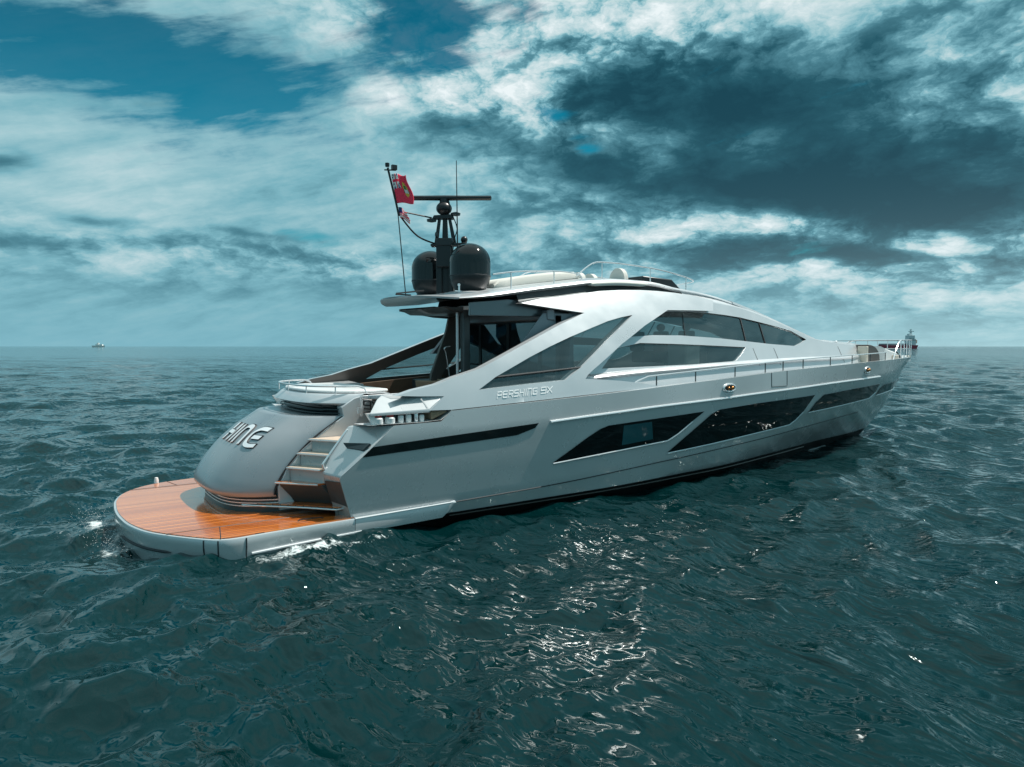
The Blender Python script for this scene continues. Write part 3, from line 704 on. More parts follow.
# transom garage ----------------------------------------------------
def bulge(y, w=1.72, d=.86, p=4.5):
    t = min(1.0, abs(y) / w); return d * (1 - t ** p) ** .8 + .12 * (1 - t * t)
xs_z = pchip([(.70, 1.02), (.85, 1.05), (1.13, 1.20), (1.52, 1.53), (1.8, 1.86), (1.97, 2.12), (2.12, 2.36)])
def hump_x(y, z): return xs_z(z) - bulge(y)
def build_garage():
    b = MB(); ys = [1.72 * math.sin(math.pi / 2 * k / 26) if abs(k) < 26 else 1.72 * (1 if k > 0 else -1) for k in range(-26, 27)]
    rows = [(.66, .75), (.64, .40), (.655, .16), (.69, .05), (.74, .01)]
    curl = [[(xs_z(.74) - bulge(y) + dx, y, z) for y in ys] for z, dx in rows]
    bs = MB(); bs.loft(curl[:-1], closed=False); bs.build('door_curl_shade', M['dark'], yacht, angle=60)  # door's lower curl in dark material, standing in for shade
    rings = curl[-2:]
    for i in range(1, 27):
        z = .74 + (2.10 - .74) * i / 26; rings.append([(hump_x(y, z), y, z) for y in ys])
    rings.append([(hump_x(y, 2.10) + .04, y, 2.125) for y in ys]); rings.append([(hump_x(y, 2.10) + .3, y, 2.13) for y in ys]); rings.append([(3.2, y, 2.13) for y in ys])
    b.loft(rings, closed=False)
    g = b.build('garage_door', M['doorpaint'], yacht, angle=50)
    # body behind the door, its flank forms the inner wall of the stairs
    b = MB(); b.prism([(1.12, .42), (1.10, .86), (1.25, 1.15), (1.58, 1.53), (2.15, 1.97), (2.40, 2.12), (2.36, 2.30), (2.62, 2.47), (2.8, 2.52), (3.5, 2.52), (3.5, .42)], -1.76, 1.76)
    b.build('garage_body', M['silver'], yacht, bevel=.012)
    for sd in (-1, 1):      # seam around the door
        b = MB(); b.tube([(xs_z(z) - .0, sd * 1.765, z) for z in [.72 + .07 * k for k in range(20)]], .014, 5); b.build('door_seam', M['seam'], yacht)
    b = MB()     # base plinth below the door with louvres
    P = [(xs_z(.74) - bulge(y) + .22, y) for y in ys]
    b.slab(P + [(2.2, 1.7), (2.2, -1.7)], .393, .64); b.build('garage_base', M['dark'], yacht)
    for z in (.50, .56, .62):
        b = MB(); b.tube([(x - .015, y, z) for x, y in P[2:-2]], .012, 5); b.build('louvre', M['chrome'], yacht)
    # overhanging sun deck lip with the black intake slot under it
    def lip(d, z): return [(2.62 - bulge(y, 1.76, .74) + d, y, z) for y in [1.76 / 1.72 * q for q in ys]]
    b = MB(); b.loft([lip(.34, 2.30), lip(.06, 2.345), lip(0, 2.375), lip(.03, 2.41), lip(.16, 2.52), lip(.22, 2.55), lip(.40, 2.55), [(3.4, y * 1.76 / 1.72, 2.55) for y in ys]], closed=False)
    b.build('sun_deck', M['silver'], yacht, angle=50)
    b = MB(); b.loft([lip(.30, 2.125), lip(.22, 2.20), lip(.20, 2.345)], closed=False); b.build('deck_intake', M['black'], yacht)
    b = MB()
    for z, d in ((2.17, .16), (2.24, .14)): b.tube([(x, y, zz) for x, y, zz in lip(d, z)][5:-5], .012, 5)
    b.build('intake_slat', M['dark'], yacht)
    # sun pad and its rail
    S = [(2.62 - bulge(y, 1.76, .74) + .22, y * .9) for y in ys]
    b = MB(); b.slab(S + [(3.5, 1.45), (3.5, -1.45)], 2.555, 2.62); b.build('sun_pad', M['white'], yacht, bevel=.03)
    b = MB(); T = [(2.62 - bulge(y, 1.76, .74) + .10, y * .95, 2.70) for y in ys[1:-1]]
    T = [(2.95, -1.62, 2.56), (2.88, -1.64, 2.66), (2.75, -1.66, 2.70)] + T[1:-1] + [(2.75, 1.66, 2.70), (2.88, 1.64, 2.66), (2.95, 1.62, 2.56)]
    b.tube(T, .019, 8)
    for i in (8, 17, 27, 37, 46):
        x, y, z = T[i]; b.tube([(x, y, 2.55), (x, y, 2.695)], .013, 6)
    b.build('sun_pad_rail', M['chrome'], yacht)
    # name in raised chrome letters, on the curved door
    H_ = .40
    def letter1(paths, name, sw, dp0, dp1, mat_, par):
        b = MB(); e0, e1 = dp0, dp1
        for pi, pl in enumerate(paths):
            dp0, dp1 = e0 - pi * .0008, e1 + pi * .0012
            pl = [(p.x, p.y) for p in smoothpath([(u, v, 0) for u, v in pl], 4)] if len(pl) > 2 else pl
            L_, R_ = [], []
            for i, (u, v) in enumerate(pl):
                a = pl[max(i - 1, 0)]; c = pl[min(i + 1, len(pl) - 1)]; t = Vector((c[0] - a[0], c[1] - a[1])).normalized()
                L_.append((u - t.y * sw / 2, v + t.x * sw / 2)); R_.append((u + t.y * sw / 2, v - t.x * sw / 2))
            for i in range(len(pl) - 1):
                q = [L_[i], R_[i], R_[i + 1], L_[i + 1]]
                b.loft([[(hump_x(-u, v) - dp0, -u, v) for u, v in q], [(hump_x(-u, v) - dp1, -u, v + .012) for u, v in q]])
        o = b.build(name, mat_, par, smooth=False)
        return o
    def place(pl, u0, w): return [[(u0 + x * w - y * .12 - .07, 1.59 + y * .29) for x, y in q] for q in pl]
    def letter(paths, name):
        o = letter1(paths, name, .060, .022, .030, M['letter'], g)
        letter1(paths, 'letter_backing', .078, -.004, .022, M['seam'], o)
    letter(place([[(0, 0), (0, 1)], [(0, .5), (1, .5)], [(1, 0), (1, 1)]], -.30, .30), 'letter')
    letter(place([[(0, 0), (0, 1)]], .20, .3), 'letter')
    letter(place([[(0, 0), (0, .6), (.15, .95), (.5, 1.02), (.85, .95), (1, .6), (1, 0)]], .42, .36), 'letter')
    letter(place([[(1.15, .98), (.55, 1), (.12, .8), (0, .45), (.12, .12), (.5, 0), (1.0, .02)], [(.35, .5), (1.0, .5)]], .98, .32), 'letter')
    # small faint port-of-registry strip, too small to read
build_garage()

# stairs -------------------------------------------------------------
def stairs(sd):
    P = [(.50, .0), (.50, -1.15), (.66, -1.45), (.95, -1.75), (1.45, -2.25), (1.87, -2.74), (2.3, -2.74), (2.3, 0)]
    P = [(x, y * -sd) for x, y in P]
    b = MB(); b.slab(P, .50, .545); b.build('step_plinth', M['dark'], yacht)
    b = MB(); Q = P[2:6]; b.slab([(x + .03, y) for x, y in Q] + [(2.1, sd * 2.7), (2.1, sd * 1.5)], .546, .560); b.build('step_tread', M['teak'], yacht, smooth=False)
    b = MB(); b.tube([(x - .014, y, .522) for x, y in smoothpath2(P[1:6])] + [(2.02, sd * 2.75, .53)], .017, 8); b.build('step_trim', M['chrome'], yacht)
    pts = [(1.05, 1.63, .97), (1.27, 1.68, 1.23), (1.47, 1.91, 1.48), (1.69, 2.12, 1.73)]
    for i, (xl, xr, z) in enumerate(pts):
        def poly(d, back): return [(xl + d, sd * 1.785), (xr + d, sd * 2.46), (xr + back, sd * 2.46), (xl + back, sd * 1.785)]
        b = MB()
        if i == 0: b.loft([[(x, y, .56) for x, y in poly(.34, .8)], [(x, y, .66) for x, y in poly(.28, .8)], [(x, y, .88) for x, y in poly(.09, .75)], [(x, y, z - .022) for x, y in poly(.05, .7)]])
        else: b.slab(poly(.05, 1.0 if i == 3 else .7), pts[i - 1][2] - .02, z - .022)
        rs = b.build('stair_riser', M['hull'] if i else M['dark'], yacht, bevel=.008)  # lowest riser darkened by material for the shade under its lean
        b = MB(); b.slab(poly(0, 1.0 if i == 3 else .45), z - .02, z + .012); st = b.build('stair_tread', M['teak'] if i == 0 else M['treadtop'], yacht, bevel=.006)
        b = MB(); b.tube([(xl - .015, sd * 1.79, z - .012), (xr - .015, sd * 2.455, z - .012)], .018, 6); b.build('nosing', M['silver'], st)
    b = MB(); b.tube(smoothpath([(1.76, sd * 2.50, 1.18), (1.70, sd * 2.50, 1.33), (1.74, sd * 2.5, 1.40), (2.12, sd * 2.5, 1.88), (2.2, sd * 2.5, 1.94), (2.42, sd * 2.54, 1.93), (2.46, sd * 2.54, 1.85)], 5), .019, 8)
    b.build('handrail', M['chrome'], yacht)
    # small 9X emblem on a post beside the top of the stairs
    y = sd * 1.93
    b = MB(); b.box((2.68, y - .015, 2.12), (2.72, y + .015, 2.50)); b.box((2.62, y - .03, 2.18), (2.69, y + .03, 2.30)); ps = b.build('emblem_post', M['chrome'], yacht)
    Q, tot = strokes('9X', .11, .15, .035, .024, .0)
    b = MB()
    for qi, q in enumerate(Q):
        dq = (qi % 6) * .0008
        P = [(2.75 + u, 2.27 + v - u * .12) for u, v in q]
        b.loft([[(x, y - .012 - dq, z) for x, z in P], [(x, y + .012 + dq, z) for x, z in P]])
    b.tube([(2.72, y, 2.46), (3.06, y, 2.41), (3.0, y, 2.22), (2.72, y, 2.20)], .009, 5)
    b.build('emblem', M['matblack'], ps, smooth=False)
def smoothpath2(P): return [(p.x, p.y) for p in smoothpath([(x, y, 0) for x, y in P], 6)]
M['treadtop'] = material('bleached_teak', (.58, .46, .36), .5, bump=(20, .2))
both(stairs)

# side wings, cabin side --------------------------------------------
def wings(sd):
    patch('side_wing', K['wing'], wing_y, sd, M['silver'], yacht, thick=.20, holes=[K['wing_hole']], step=.25, bevel=.045)
    patch('wing_lining', K['wing'], lambda x, z: wing_y(x, z) - .206, sd, M['leg'], yacht, thick=.012, holes=[K['wing_hole']], step=.3)
    patch('wing_window', K['wing_up'], lambda x, z: wing_y(x, z) - .05, sd, M['glass'], yacht, thick=0)
    patch('wing_window', K['wing_lo'], lambda x, z: wing_y(x, z) - .06, sd, M['clearglass'], yacht, thick=0)
    b = MB(); q = [(5.15, 2.862), (6.412, 2.946), (7.62, 3.03)]
    b.tube([(x, sd * (wing_y(x, z) - .03), z) for x, z in q], .022, 6); b.build('window_bar', M['seam'], yacht)
    out = [(8.15, 2.3), (9.2, 2.5), (12, 2.52), (15, 2.66), (18, 2.76), (21, 2.84), (23.15, 2.9), (23.2, 3.2)] + K['cab_top'][::-1] + [(11.6, 4.63), (10.6, 4.45), (9.3, 3.75), (8.0, 2.95)]
    cab_lo = list(K['cab_lo']); cab_lo[0] = (8.42, 2.975); cab_lo[1] = (9.08, 3.45)
    patch('cabin_side', out, cabin_y, sd, M['silver'], yacht, thick=.10, holes=[K['cab_up'], cab_lo], step=.3, bevel=.02)
    s1, s2, s3, s4, s5, s6 = K['split1']
    for poly in ([(9.5, 3.70), (10.136, 4.06), (10.871, 4.42), (11.98, 4.44), s1, s2, (10.56, 3.76)],
                 [s1, (13.03, 4.45), (13.85, 4.41), s3, s4, (13.2, 3.70), s2],
                 [s3, (15.0, 4.29), s5, s6, (15.0, 3.58), s4],
                 [s5, (16.3, 4.13), (17.3, 3.99), (18.08, 3.72), (17.6, 3.59), (17.1, 3.49), (16.3, 3.53), s6]):
        patch('cabin_window', poly, lambda x, z: cabin_y(x, z) - .04, sd, M['glass'], yacht, thick=0)
    patch('cabin_window', [(8.40, 2.95), (9.05, 3.47)] + [(x, z + .02) for x, z in K['cab_lo'][2:6]] + [(14.0, 3.25), (13.6, 3.08)] + [(x, z - .02) for x, z in K['cab_lo'][8:]], lambda x, z: cabin_y(x, z) - .04, sd, M['glass'], yacht, thick=0)
    patch('interior_black_panel', [(9.9, 4.12), (10.7, 4.46), (11.75, 4.46), (11.3, 4.22)], lambda x, z: cabin_y(x, z) - .07, sd, M['matblack'], yacht, thick=.02)  # black panel added behind the glass in place of the dark interior
    for a, c in ((s3, s4), (s5, s6), (s1, s2)):
        b = MB(); b.tube([(a[0] + (c[0] - a[0]) * t / 5, sd * (cabin_y(a[0] + (c[0] - a[0]) * t / 5, a[1] + (c[1] - a[1]) * t / 5) - .025), a[1] + (c[1] - a[1]) * t / 5) for t in range(6)], .018 if a != s1 else .008, 6); b.build('window_mullion', M['seam'], yacht)
    b = MB(); rings = []
    Pm = curve_on(K['moulding'], cabin_y, sd, .0, 8)
    for i, (x, y, z) in enumerate(Pm):
        e = min(1, i / 6 + .1) * min(1, (len(Pm) - 1 - i) / 4 + .15)
        rings.append([(x, y - sd * -.10 * 0 - sd * .04, z - .09), (x, y + sd * .09 * e, z - .05), (x, y + sd * .13 * e, z - .01), (x, y + sd * .09 * e, z + .035), (x, y - sd * .04, z + .07)])
    b.loft(rings, closed=False); b.build('side_moulding', M['silver'], yacht, angle=60)
    # vertical panel seams forward of the windows
    b = MB()
    for x in (14.62, 15.75, 20.4):
        zt = 3.45 if x < 18 else 3.5
        b.tube([(x + (zt - z) * .1, sd * (cabin_y(x, z) + .002), z) for z in [2.95 + (zt - 2.95) * k / 6 for k in range(7)]], .005, 5)
    b.build('panel_seam', M['seam'], yacht)
    # side rail on the bulwark
    xs = [8.9 + (23.0 - 8.9) * k / 40 for k in range(41)]
    ry = lambda x: sheer_y(x) * .95; rz = lambda x: sheer_z(x) + .27 * min(1, (x - 8.75) / .7)
    b = MB(); b.tube([(x, sd * ry(x), rz(x)) for x in xs], .020, 8); b.build('side_rail', M['chrome'], yacht)
    for x in (9.88, 11.3, 12.9, 14.3, 15.2, 16.3, 18.0, 19.6, 21.2, 22.9):
        b = MB(); b.tube([(x, sd * ry(x), sheer_z(x) - .12), (x, sd * ry(x), rz(x))], .017, 6); b.build('rail_stanchion', M['dark'], yacht)
both(wings)

# decks
def build_decks():
    b = MB(); n = 60; rows = []
    for i in range(n + 1):
        x = 4.0 + (27.95 - 4.0) * i / n; w = sheer_y(x) * .93; z = sheer_z(x) - .15
        rows.append([(x, -w, z), (x, -w * .5, z + .03), (x, 0, z + .04), (x, w * .5, z + .03), (x, w, z)])
    rows = [r for r in rows if r[0][0] > 7.6]
    b.loft(rows, closed=False); b.build('main_deck', M['lightgrey'], yacht)
    b = MB(); b.slab([(2.8, -2.5), (2.8, 2.5), (7.7, 2.6), (7.7, -2.6)], 1.62, 1.70); b.build('cockpit_floor', M['teak'], yacht, smooth=False)
    # coach roof running to the foredeck, between the cabin sides
    b = MB(); rows = []
    T = pchip([tuple(p) for p in K['cab_top']])
    for i in range(34):
        x = 18.2 + (23.1 - 18.2) * i / 33; z = T(x); y = cabin_y(x, z) - .0; c = .10
        rows.append([(x, y * k, z + c * (1 - k * k) - .004) for k in (-1, -.95, -.8, -.5, -.2, 0, .2, .5, .8, .95, 1)])
    b.loft(rows, closed=False); b.build('coach_roof', M['silver'], yacht, angle=60)
    b = MB()
    for sd in (-1, 1): b.tube([(x, sd * (cabin_y(x, T(x)) - .25), T(x) + .08) for x in (19.8, 20.5, 21.5, 22.5)], .015, 6)
    b.build('grab_rail', M['chrome'], yacht)
    b = MB(); b.box((19.0, -.5, 3.70), (19.6, -.1, 3.80)); b.ball((20.9, -.4, 3.68), .07, .8, 8); b.ball((21.6, -.5, 3.66), .06, .8, 8); b.build('deck_light', M['lightgrey'], yacht, bevel=.02)
    # half round seat back at the end of the coach roof
    b = MB(); rings = []
    for k in range(13):
        a = math.pi / 2 * k / 12
        rings.append([(23.15 + .80 * math.sin(a), y, 2.88 + .66 * math.cos(a) ** .8 if k < 12 else 2.88) for y in (-1.12, -1.02)])
    b = MB(); prof = [(22.25, 2.88)] + [(22.25 + .80 * math.sin(math.pi / 2 * k / 12), 2.90 + .66 * max(0, math.cos(math.pi / 2 * k / 12)) ** .7) for k in range(13)]
    b.prism(prof, -1.36, 1.36); b.build('bow_seat_back', M['leg'], yacht, bevel=.02)
    for s_ in (-1, 1):
        b = MB(); b.box((22.12, s_ * 1.37, 2.88), (22.24, s_ * 1.02, 3.50)); b.build('seat_side', M['cream2'], yacht, bevel=.02)
    # forward sun lounge
    b = MB(); rows = []
    for i in range(20):
        t = i / 19; x = 24.0 + 3.2 * t; w = max(.08, (sheer_y(x) * .72)); z0 = 2.92; z1 = 3.50 - .40 * t ** .8
        rows.append([(x, -w, z0), (x, -w, z1 - .08), (x, -w * .85, z1), (x, 0, z1 + .03), (x, w * .85, z1), (x, w, z1 - .08), (x, w, z0)])
    b.loft(rows); b.build('bow_lounge', M['white'], yacht, angle=50)
    b = MB(); b.prism([(25.6, 3.02), (25.7, 3.30), (26.1, 3.02)], -.62, -.45); b.build('anchor_winch', M['matblack'], yacht)
    b = MB(); b.box((24.9, -.95, 2.95), (25.2, -.83, 3.16)); b.box((26.9, -.28, 3.03), (27.5, .28, 3.12)); b.build('bow_fitting', M['cream2'], yacht, bevel=.02)
    # pulpit
    def ph(x): return sheer_z(x) + .70
    for sd in (-1, 1):
        L = [(24.15, sd * sheer_y(24.15) * .93, sheer_z(24.1)), (24.5, sd * sheer_y(24.5) * .93, sheer_z(24.5) + .34), (24.95, sd * sheer_y(24.95) * .92, ph(25) - .10), (25.4, sd * sheer_y(25.4) * .92, ph(25.4)), (26.4, sd * sheer_y(26.4) * .9, ph(26.4)), (27.3, sd * sheer_y(27.3) * .9, ph(27)), (27.85, sd * .12, ph(27.5)), (27.95, 0, ph(27.5))]
        b = MB(); b.tube(smoothpath(L, 6), .026, 8)
        b.build('pulpit_rail', M['chrome'], yacht)
        for x in (25.4, 26.0, 26.5, 27.0, 27.5):
            b = MB(); b.tube([(x, sd * sheer_y(x) * .92, sheer_z(x) - .05), (x, sd * sheer_y(x) * .91, ph(x))], .018, 6); b.build('pulpit_post', M['chrome'], yacht)
        b = MB(); b.tube([(x, sd * sheer_y(x) * .915, sheer_z(x) + .36) for x in (25.4, 26, 26.5, 27, 27.5, 27.9)], .012, 6); b.build('pulpit_wire', M['chrome'], yacht)
        # low foredeck rail on the coach roof side
        b = MB(); b.tube([(x, sd * .55, z) for x, z in ((22.3, 3.62), (22.5, 3.70), (24.5, 3.72), (27.4, 3.74))], .012, 6); b.build('foredeck_rail', M['dark'], yacht)
build_decks()

# roof ----------------------------------------------------------------
roof_y = pchip([(4.0, .9), (4.4, 1.5), (5.0, 1.84), (6, 1.9), (7.5, 1.84), (9, 1.72), (12, 1.52), (14, 1.36), (17, 1.12), (19, .85), (20.6, .5)])
roof_z = pchip([tuple(p) for p in K['roof']] + [(20.6, 3.70)])
def build_roof():
    def row(x, dz=0.0, din=0.0, w=None):
        y = (roof_y(x) if w is None else w) - din; z = roof_z(x)
        c = .14 if x < 14 else .14 + .02 * (x - 14)
        if x > 18: c = max(.06, .22 - .08 * (x - 18))
        return [(x, y * k, z + c * (1 - abs(k) ** 2.4) + dz) for k in [-1 + i / 10 for i in range(21)]]
    # hardtop and roof skin with a rounded lip
    xs = [4.42 + .3 * i for i in range(int((20.4 - 4.42) / .3) + 1)]
    def aft_x(k): return 4.25 + .72 * abs(k) ** 2.2
    def shell(x0, x1, name, mat):
        b = MB(); rings = []
        n = max(6, int((x1 - x0) / .28)); first = x0 < 4.3
        for i in range(n + 1):
            x = x0 + (x1 - x0) * i / n
            def pt(k, dz, din):
                xx = x
                if first: a = aft_x(k); xx = a + (x1 - a) * i / n
                y = max(roof_y(max(xx, 5.2)), .02) - din; z = roof_z(xx); c = .14 if xx < 14 else .14 + .02 * (xx - 14)
                if xx > 18: c = max(.06, .22 - .08 * (xx - 18))
                return (xx, y * k, z + c * (1 - abs(k) ** 2.4) + dz)
            ks = [-1 + j / 12 for j in range(25)]
            th = .10 if not first else .10 - .065 * max(0, 1 - i / 4)
            top = [pt(k, 0, 0) for k in ks]; bot = [pt(k, -th, .03) for k in ks[::-1]]
            edge = [pt(1, -th * .5, -.03)]; edge2 = [pt(-1, -th * .5, -.03)]
            rings.append(top + edge + bot + edge2)
        b.loft(rings); return b.build(name, mat, yacht, angle=50)
    shell(4.25, 9.3, 'hardtop', M['silver'])
    shell(9.3, 14.9, 'roof', M['silver'])
    shell(14.9, 20.2, 'windscreen', M['dark'])
    # side pillars of the windscreen
    for sd in (-1, 1):
        b = MB(); rings = []
        for i in range(20):
            x = 14.7 + 5.3 * i / 19; y = roof_y(x); z = roof_z(x)
            rings.append([(x, sd * (y - .16), z + .075), (x, sd * (y + .02), z + .022), (x, sd * (y + .05), z - .05), (x, sd * (y - .02), z - .09), (x, sd * (y - .16), z - .02)])
        b.loft(rings); b.build('windscreen_pillar', M['silver'], yacht, angle=50)
        # shadow gap between the roof lip and the side arch, then the silver shoulder ahead of it
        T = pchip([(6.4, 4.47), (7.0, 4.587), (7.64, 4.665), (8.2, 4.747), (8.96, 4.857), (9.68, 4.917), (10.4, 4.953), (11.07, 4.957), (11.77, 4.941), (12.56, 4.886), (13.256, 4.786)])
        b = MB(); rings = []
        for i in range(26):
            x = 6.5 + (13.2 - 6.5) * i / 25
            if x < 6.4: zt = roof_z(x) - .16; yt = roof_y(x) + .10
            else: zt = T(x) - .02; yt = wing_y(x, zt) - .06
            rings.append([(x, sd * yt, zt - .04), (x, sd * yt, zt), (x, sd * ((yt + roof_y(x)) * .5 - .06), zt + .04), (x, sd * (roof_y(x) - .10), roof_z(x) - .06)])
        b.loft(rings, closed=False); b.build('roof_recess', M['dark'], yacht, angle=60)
        Tc = pchip([tuple(p) for p in K['cab_top']])
        b = MB(); rings = []
        for i in range(26):
            x = 12.3 + (20.3 - 12.3) * i / 25; zt = Tc(x); yt = cabin_y(x, zt)
            ye = roof_y(x) - .04; ze = roof_z(x) - .05
            if ye > yt: ye = yt - .02
            ze = max(ze, zt - .1)
            rings.append([(x, sd * (yt + .0), zt - .02), (x, sd * (yt - .03), zt + .035), (x, sd * (yt * .6 + ye * .4), zt * .55 + ze * .45), (x, sd * ye, ze), (x, sd * (ye - .2), ze - .02)])
        b.loft(rings, closed=False); b.build('roof_shoulder', M['silver'], yacht, angle=60)
    # side steps cushions on the roof edge
    b = MB()
    for i in range(12):
        pass
    rings = []
    for i in range(13):
        x = 8.75 + 2.05 * i / 12; y = roof_y(x) + .02; z = roof_z(x) - .085
        h = .055 if 0 < i < 12 else .03
        rings.append([(x, -y + .12, z - h), (x, -y - .05, z - h), (x, -y - .07, z), (x, -y - .05, z + h * .6), (x, -y + .12, z + h * .6)])
    b.loft(rings); b.build('edge_cushion', M['cushion'], yacht, angle=60)
    # upper deck: sun pad, seats, console
    b = MB(); rings = []
    for i in range(17):
        t = i / 16; x = 6.35 + 2.6 * t; w = 1.15; z0 = roof_z(x) + .10; h = .16 + .06 * math.sin(math.pi * t); e = .06 if i in (0, 16) else 0
        rings.append([(x, -w + e, z0), (x, -w, z0 + h * .7 - e), (x, -w + .08, z0 + h - e), (x, w - .08, z0 + h - e), (x, w, z0 + h * .7 - e), (x, w - e, z0)])
    b.loft(rings); b.build('upper_sun_pad', M['cushion'], yacht, angle=60)
    for x, y, r, dz in ((9.55, -.35, .24, .16), (10.55, -.85, .30, .26), (10.75, .55, .30, .24), (8.95, -.9, .14, .10)):
        b = MB(); z = roof_z(x) + .08
        prof = [(x - .10, z - .05)] + [(x - .10 + .16 * math.sin(a) + r * .35 * (1 - math.cos(a)) * 0, z + dz * math.sin(a)) for a in [math.pi * k / 12 for k in range(13)]]
        rings = []
        for k in range(13):
            a = math.pi * k / 12; c = math.cos(a); s_ = math.sin(a)
            rings.append([(x - .07, y + r * c, z + (dz + .06) * s_), (x + .07, y + r * c, z + (dz + .06) * s_), (x + .07, y + r * c * .3, z - .05), (x - .07, y + r * c * .3, z - .05)])
        b.loft(rings); b.build('helm_seat', M['cushion'], yacht, bevel=.02)
    b = MB(); b.loft([[(11.35, -.95, 5.24), (11.35, .95, 5.24), (11.35, .95, 5.44), (11.35, -.95, 5.44)], [(12.35, -1.1, 5.12), (12.35, 1.1, 5.12), (12.35, 1.1, 5.38), (12.35, -1.1, 5.38)], [(12.8, -1.05, 5.08), (12.8, 1.05, 5.08), (12.8, 1.0, 5.14), (12.8, -1.0, 5.14)]])
    b.build('helm_console', M['matblack'], yacht, bevel=.03)
    def rail(pts, posts, name, r=.017):
        b = MB()
        b.tube(pts, r, 8)
        for p, z0 in posts: b.tube([(p[0], p[1], z0), p], r * .85, 6)
        b.build(name, M['chrome'], yacht)
    yr = lambda x: roof_y(x) - .28
    L = [(x, -yr(x), z) for x, z in ((6.0, 5.12), (6.5, 5.20), (7.2, 5.27), (8.0, 5.31), (8.6, 5.28), (8.75, 5.18))]
    for sd in (-1, 1):
        Ls = smoothpath([(x, sd * -y if sd > 0 else y, z) for x, y, z in L], 5)
        rail(Ls, [((6.5, sd * yr(6.5), 5.20), roof_z(6.5)), ((7.8, sd * yr(7.8), 5.30), roof_z(7.8))], 'upper_rail')
        L2 = smoothpath([(8.55, sd * yr(8.55), 5.24), (8.95, sd * yr(8.9), 5.50), (9.2, sd * yr(9.1), 5.61), (9.5, sd * yr(9.3), 5.64), (10.3, sd * yr(10.3), 5.65), (11.6, sd * yr(11.6), 5.60), (12.7, sd * yr(12.7), 5.48), (13.25, sd * (yr(13.2) - .05), 5.38), (13.2, sd * (yr(13) - .35), 5.33), (12.9, sd * (yr(13) - .40), 5.27)], 5)
        rail(L2, [((9.45, sd * yr(9.4), 5.64), roof_z(9.4)), ((11.3, sd * yr(11.3), 5.61), roof_z(11.3)), ((12.85, sd * yr(12.9), 5.45), roof_z(12.9) + .0)], 'upper_rail', .019)
    for sd in (-1, 1):
        b = MB(); b.prism([(5.30, 4.40) if sd > 0 else (5.30, 4.17), (6.3, 4.26) if sd > 0 else (6.3, 4.18), (7.6, 4.20), (8.1, 4.28), (7.4, 4.50), (6.3, 4.56), (5.30, 4.46)], sd * 1.78, sd * 1.70); b.build('hardtop_fascia', M['fascia'], yacht, bevel=.012)
    # headliner beam, bulkhead, doors
    b = MB(); b.box((5.6, -1.72, 4.34), (7.7, 1.72, 4.42)); b.build('headliner', M['lightgrey'], yacht, bevel=.02)
    b = MB(); b.loft([[(7.25, -2.0, 4.12), (7.25, 2.0, 4.12), (7.25, 2.0, 4.34), (7.25, -2.0, 4.34)], [(7.45, -2.05, 4.10), (7.45, 2.05, 4.10), (7.45, 2.0, 4.40), (7.45, -2.0, 4.40)]]); b.build('header_beam', M['lightgrey2'], yacht, bevel=.02)
    b = MB()
    for y in (-2.05, -1.35, 0.0, 1.35, 2.05): b.box((7.50, y - .05, 1.7), (7.58, y + .05, 4.2))
    b.box((7.50, -2.2, 1.7), (7.58, 2.2, 2.0)); b.box((7.50, -2.1, 4.08), (7.58, 2.1, 4.22)); b.build('door_frame', M['matblack'], yacht, smooth=False)
    for y0, y1 in ((-2.0, -1.4), (-1.3, -.05), (.05, 1.3), (1.4, 2.0)):
        b = MB(); b.box((7.52, y0, 2.0), (7.55, y1, 4.08)); b.build('door_glass', M['doorglass'], yacht, smooth=False)
    for sd in (-1, 1):
        b = MB(); b.loft([[(6.30, sd * 1.98, 3.30), (6.75, sd * 2.06, 3.30), (6.75, sd * 1.98, 3.30), (6.34, sd * 1.90, 3.30)], [(7.15, sd * 1.96, 4.27), (8.1, sd * 2.02, 4.27), (8.1, sd * 1.93, 4.27), (7.2, sd * 1.88, 4.27)]]); b.build('wing_brace', M['lightgrey2'], yacht, bevel=.01)
    for sd in (-1, 1):     # upright grey panels flanking the doors
        b = MB(); b.loft([[(7.45, sd * 1.62, 2.0), (7.55, sd * 2.45, 2.0), (7.7, sd * 2.45, 2.0), (7.7, sd * 1.62, 2.0)], [(7.75, sd * 1.45, 4.2), (7.85, sd * 2.1, 4.2), (7.95, sd * 2.1, 4.2), (7.95, sd * 1.45, 4.2)]])
        b.build('door_side_panel', M['lightgrey2'], yacht, bevel=.02)
    # saloon interior, visible through the tinted glass
    b = MB(); b.slab([(7.7, -2.4), (17.5, -1.9), (17.5, 1.9), (7.7, 2.4)], 2.0, 2.05); b.build('saloon_floor', M['floor'], yacht)
    b = MB(); b.box((8.6, .9, 2.05), (11.2, 2.0, 2.55)); b.box((8.6, 1.75, 2.55), (11.2, 2.05, 3.0)); b.box((12.4, -1.6, 2.05), (13.0, -.9, 3.6)); b.build('saloon_sofa', M['cushion'], yacht, bevel=.06)
    for y in (-1.0, 0, 1.0):
        b = MB(); b.box((13.1, y - .28, 3.0), (13.7, y + .28, 3.35)); b.box((13.0, y - .26, 3.35), (13.18, y + .26, 3.95)); b.ball((13.08, y, 4.06), .13, .9, 8); b.build('saloon_seat', M['brown'], yacht, bevel=.05)
    b = MB(); b.prism([(14.8, 2.05), (14.8, 3.55), (15.4, 3.75), (17.4, 3.55), (17.4, 2.05)], -1.5, 1.5); b.build('dashboard', M['dark'], yacht, bevel=.03)
    # cockpit furniture fixed to the boat
    b = MB(); b.prism([(3.4, 1.7), (3.4, 2.46), (6.9, 2.72), (6.9, 1.7)], 2.28, 2.40); b.build('cockpit_lining', M['brown'], yacht)
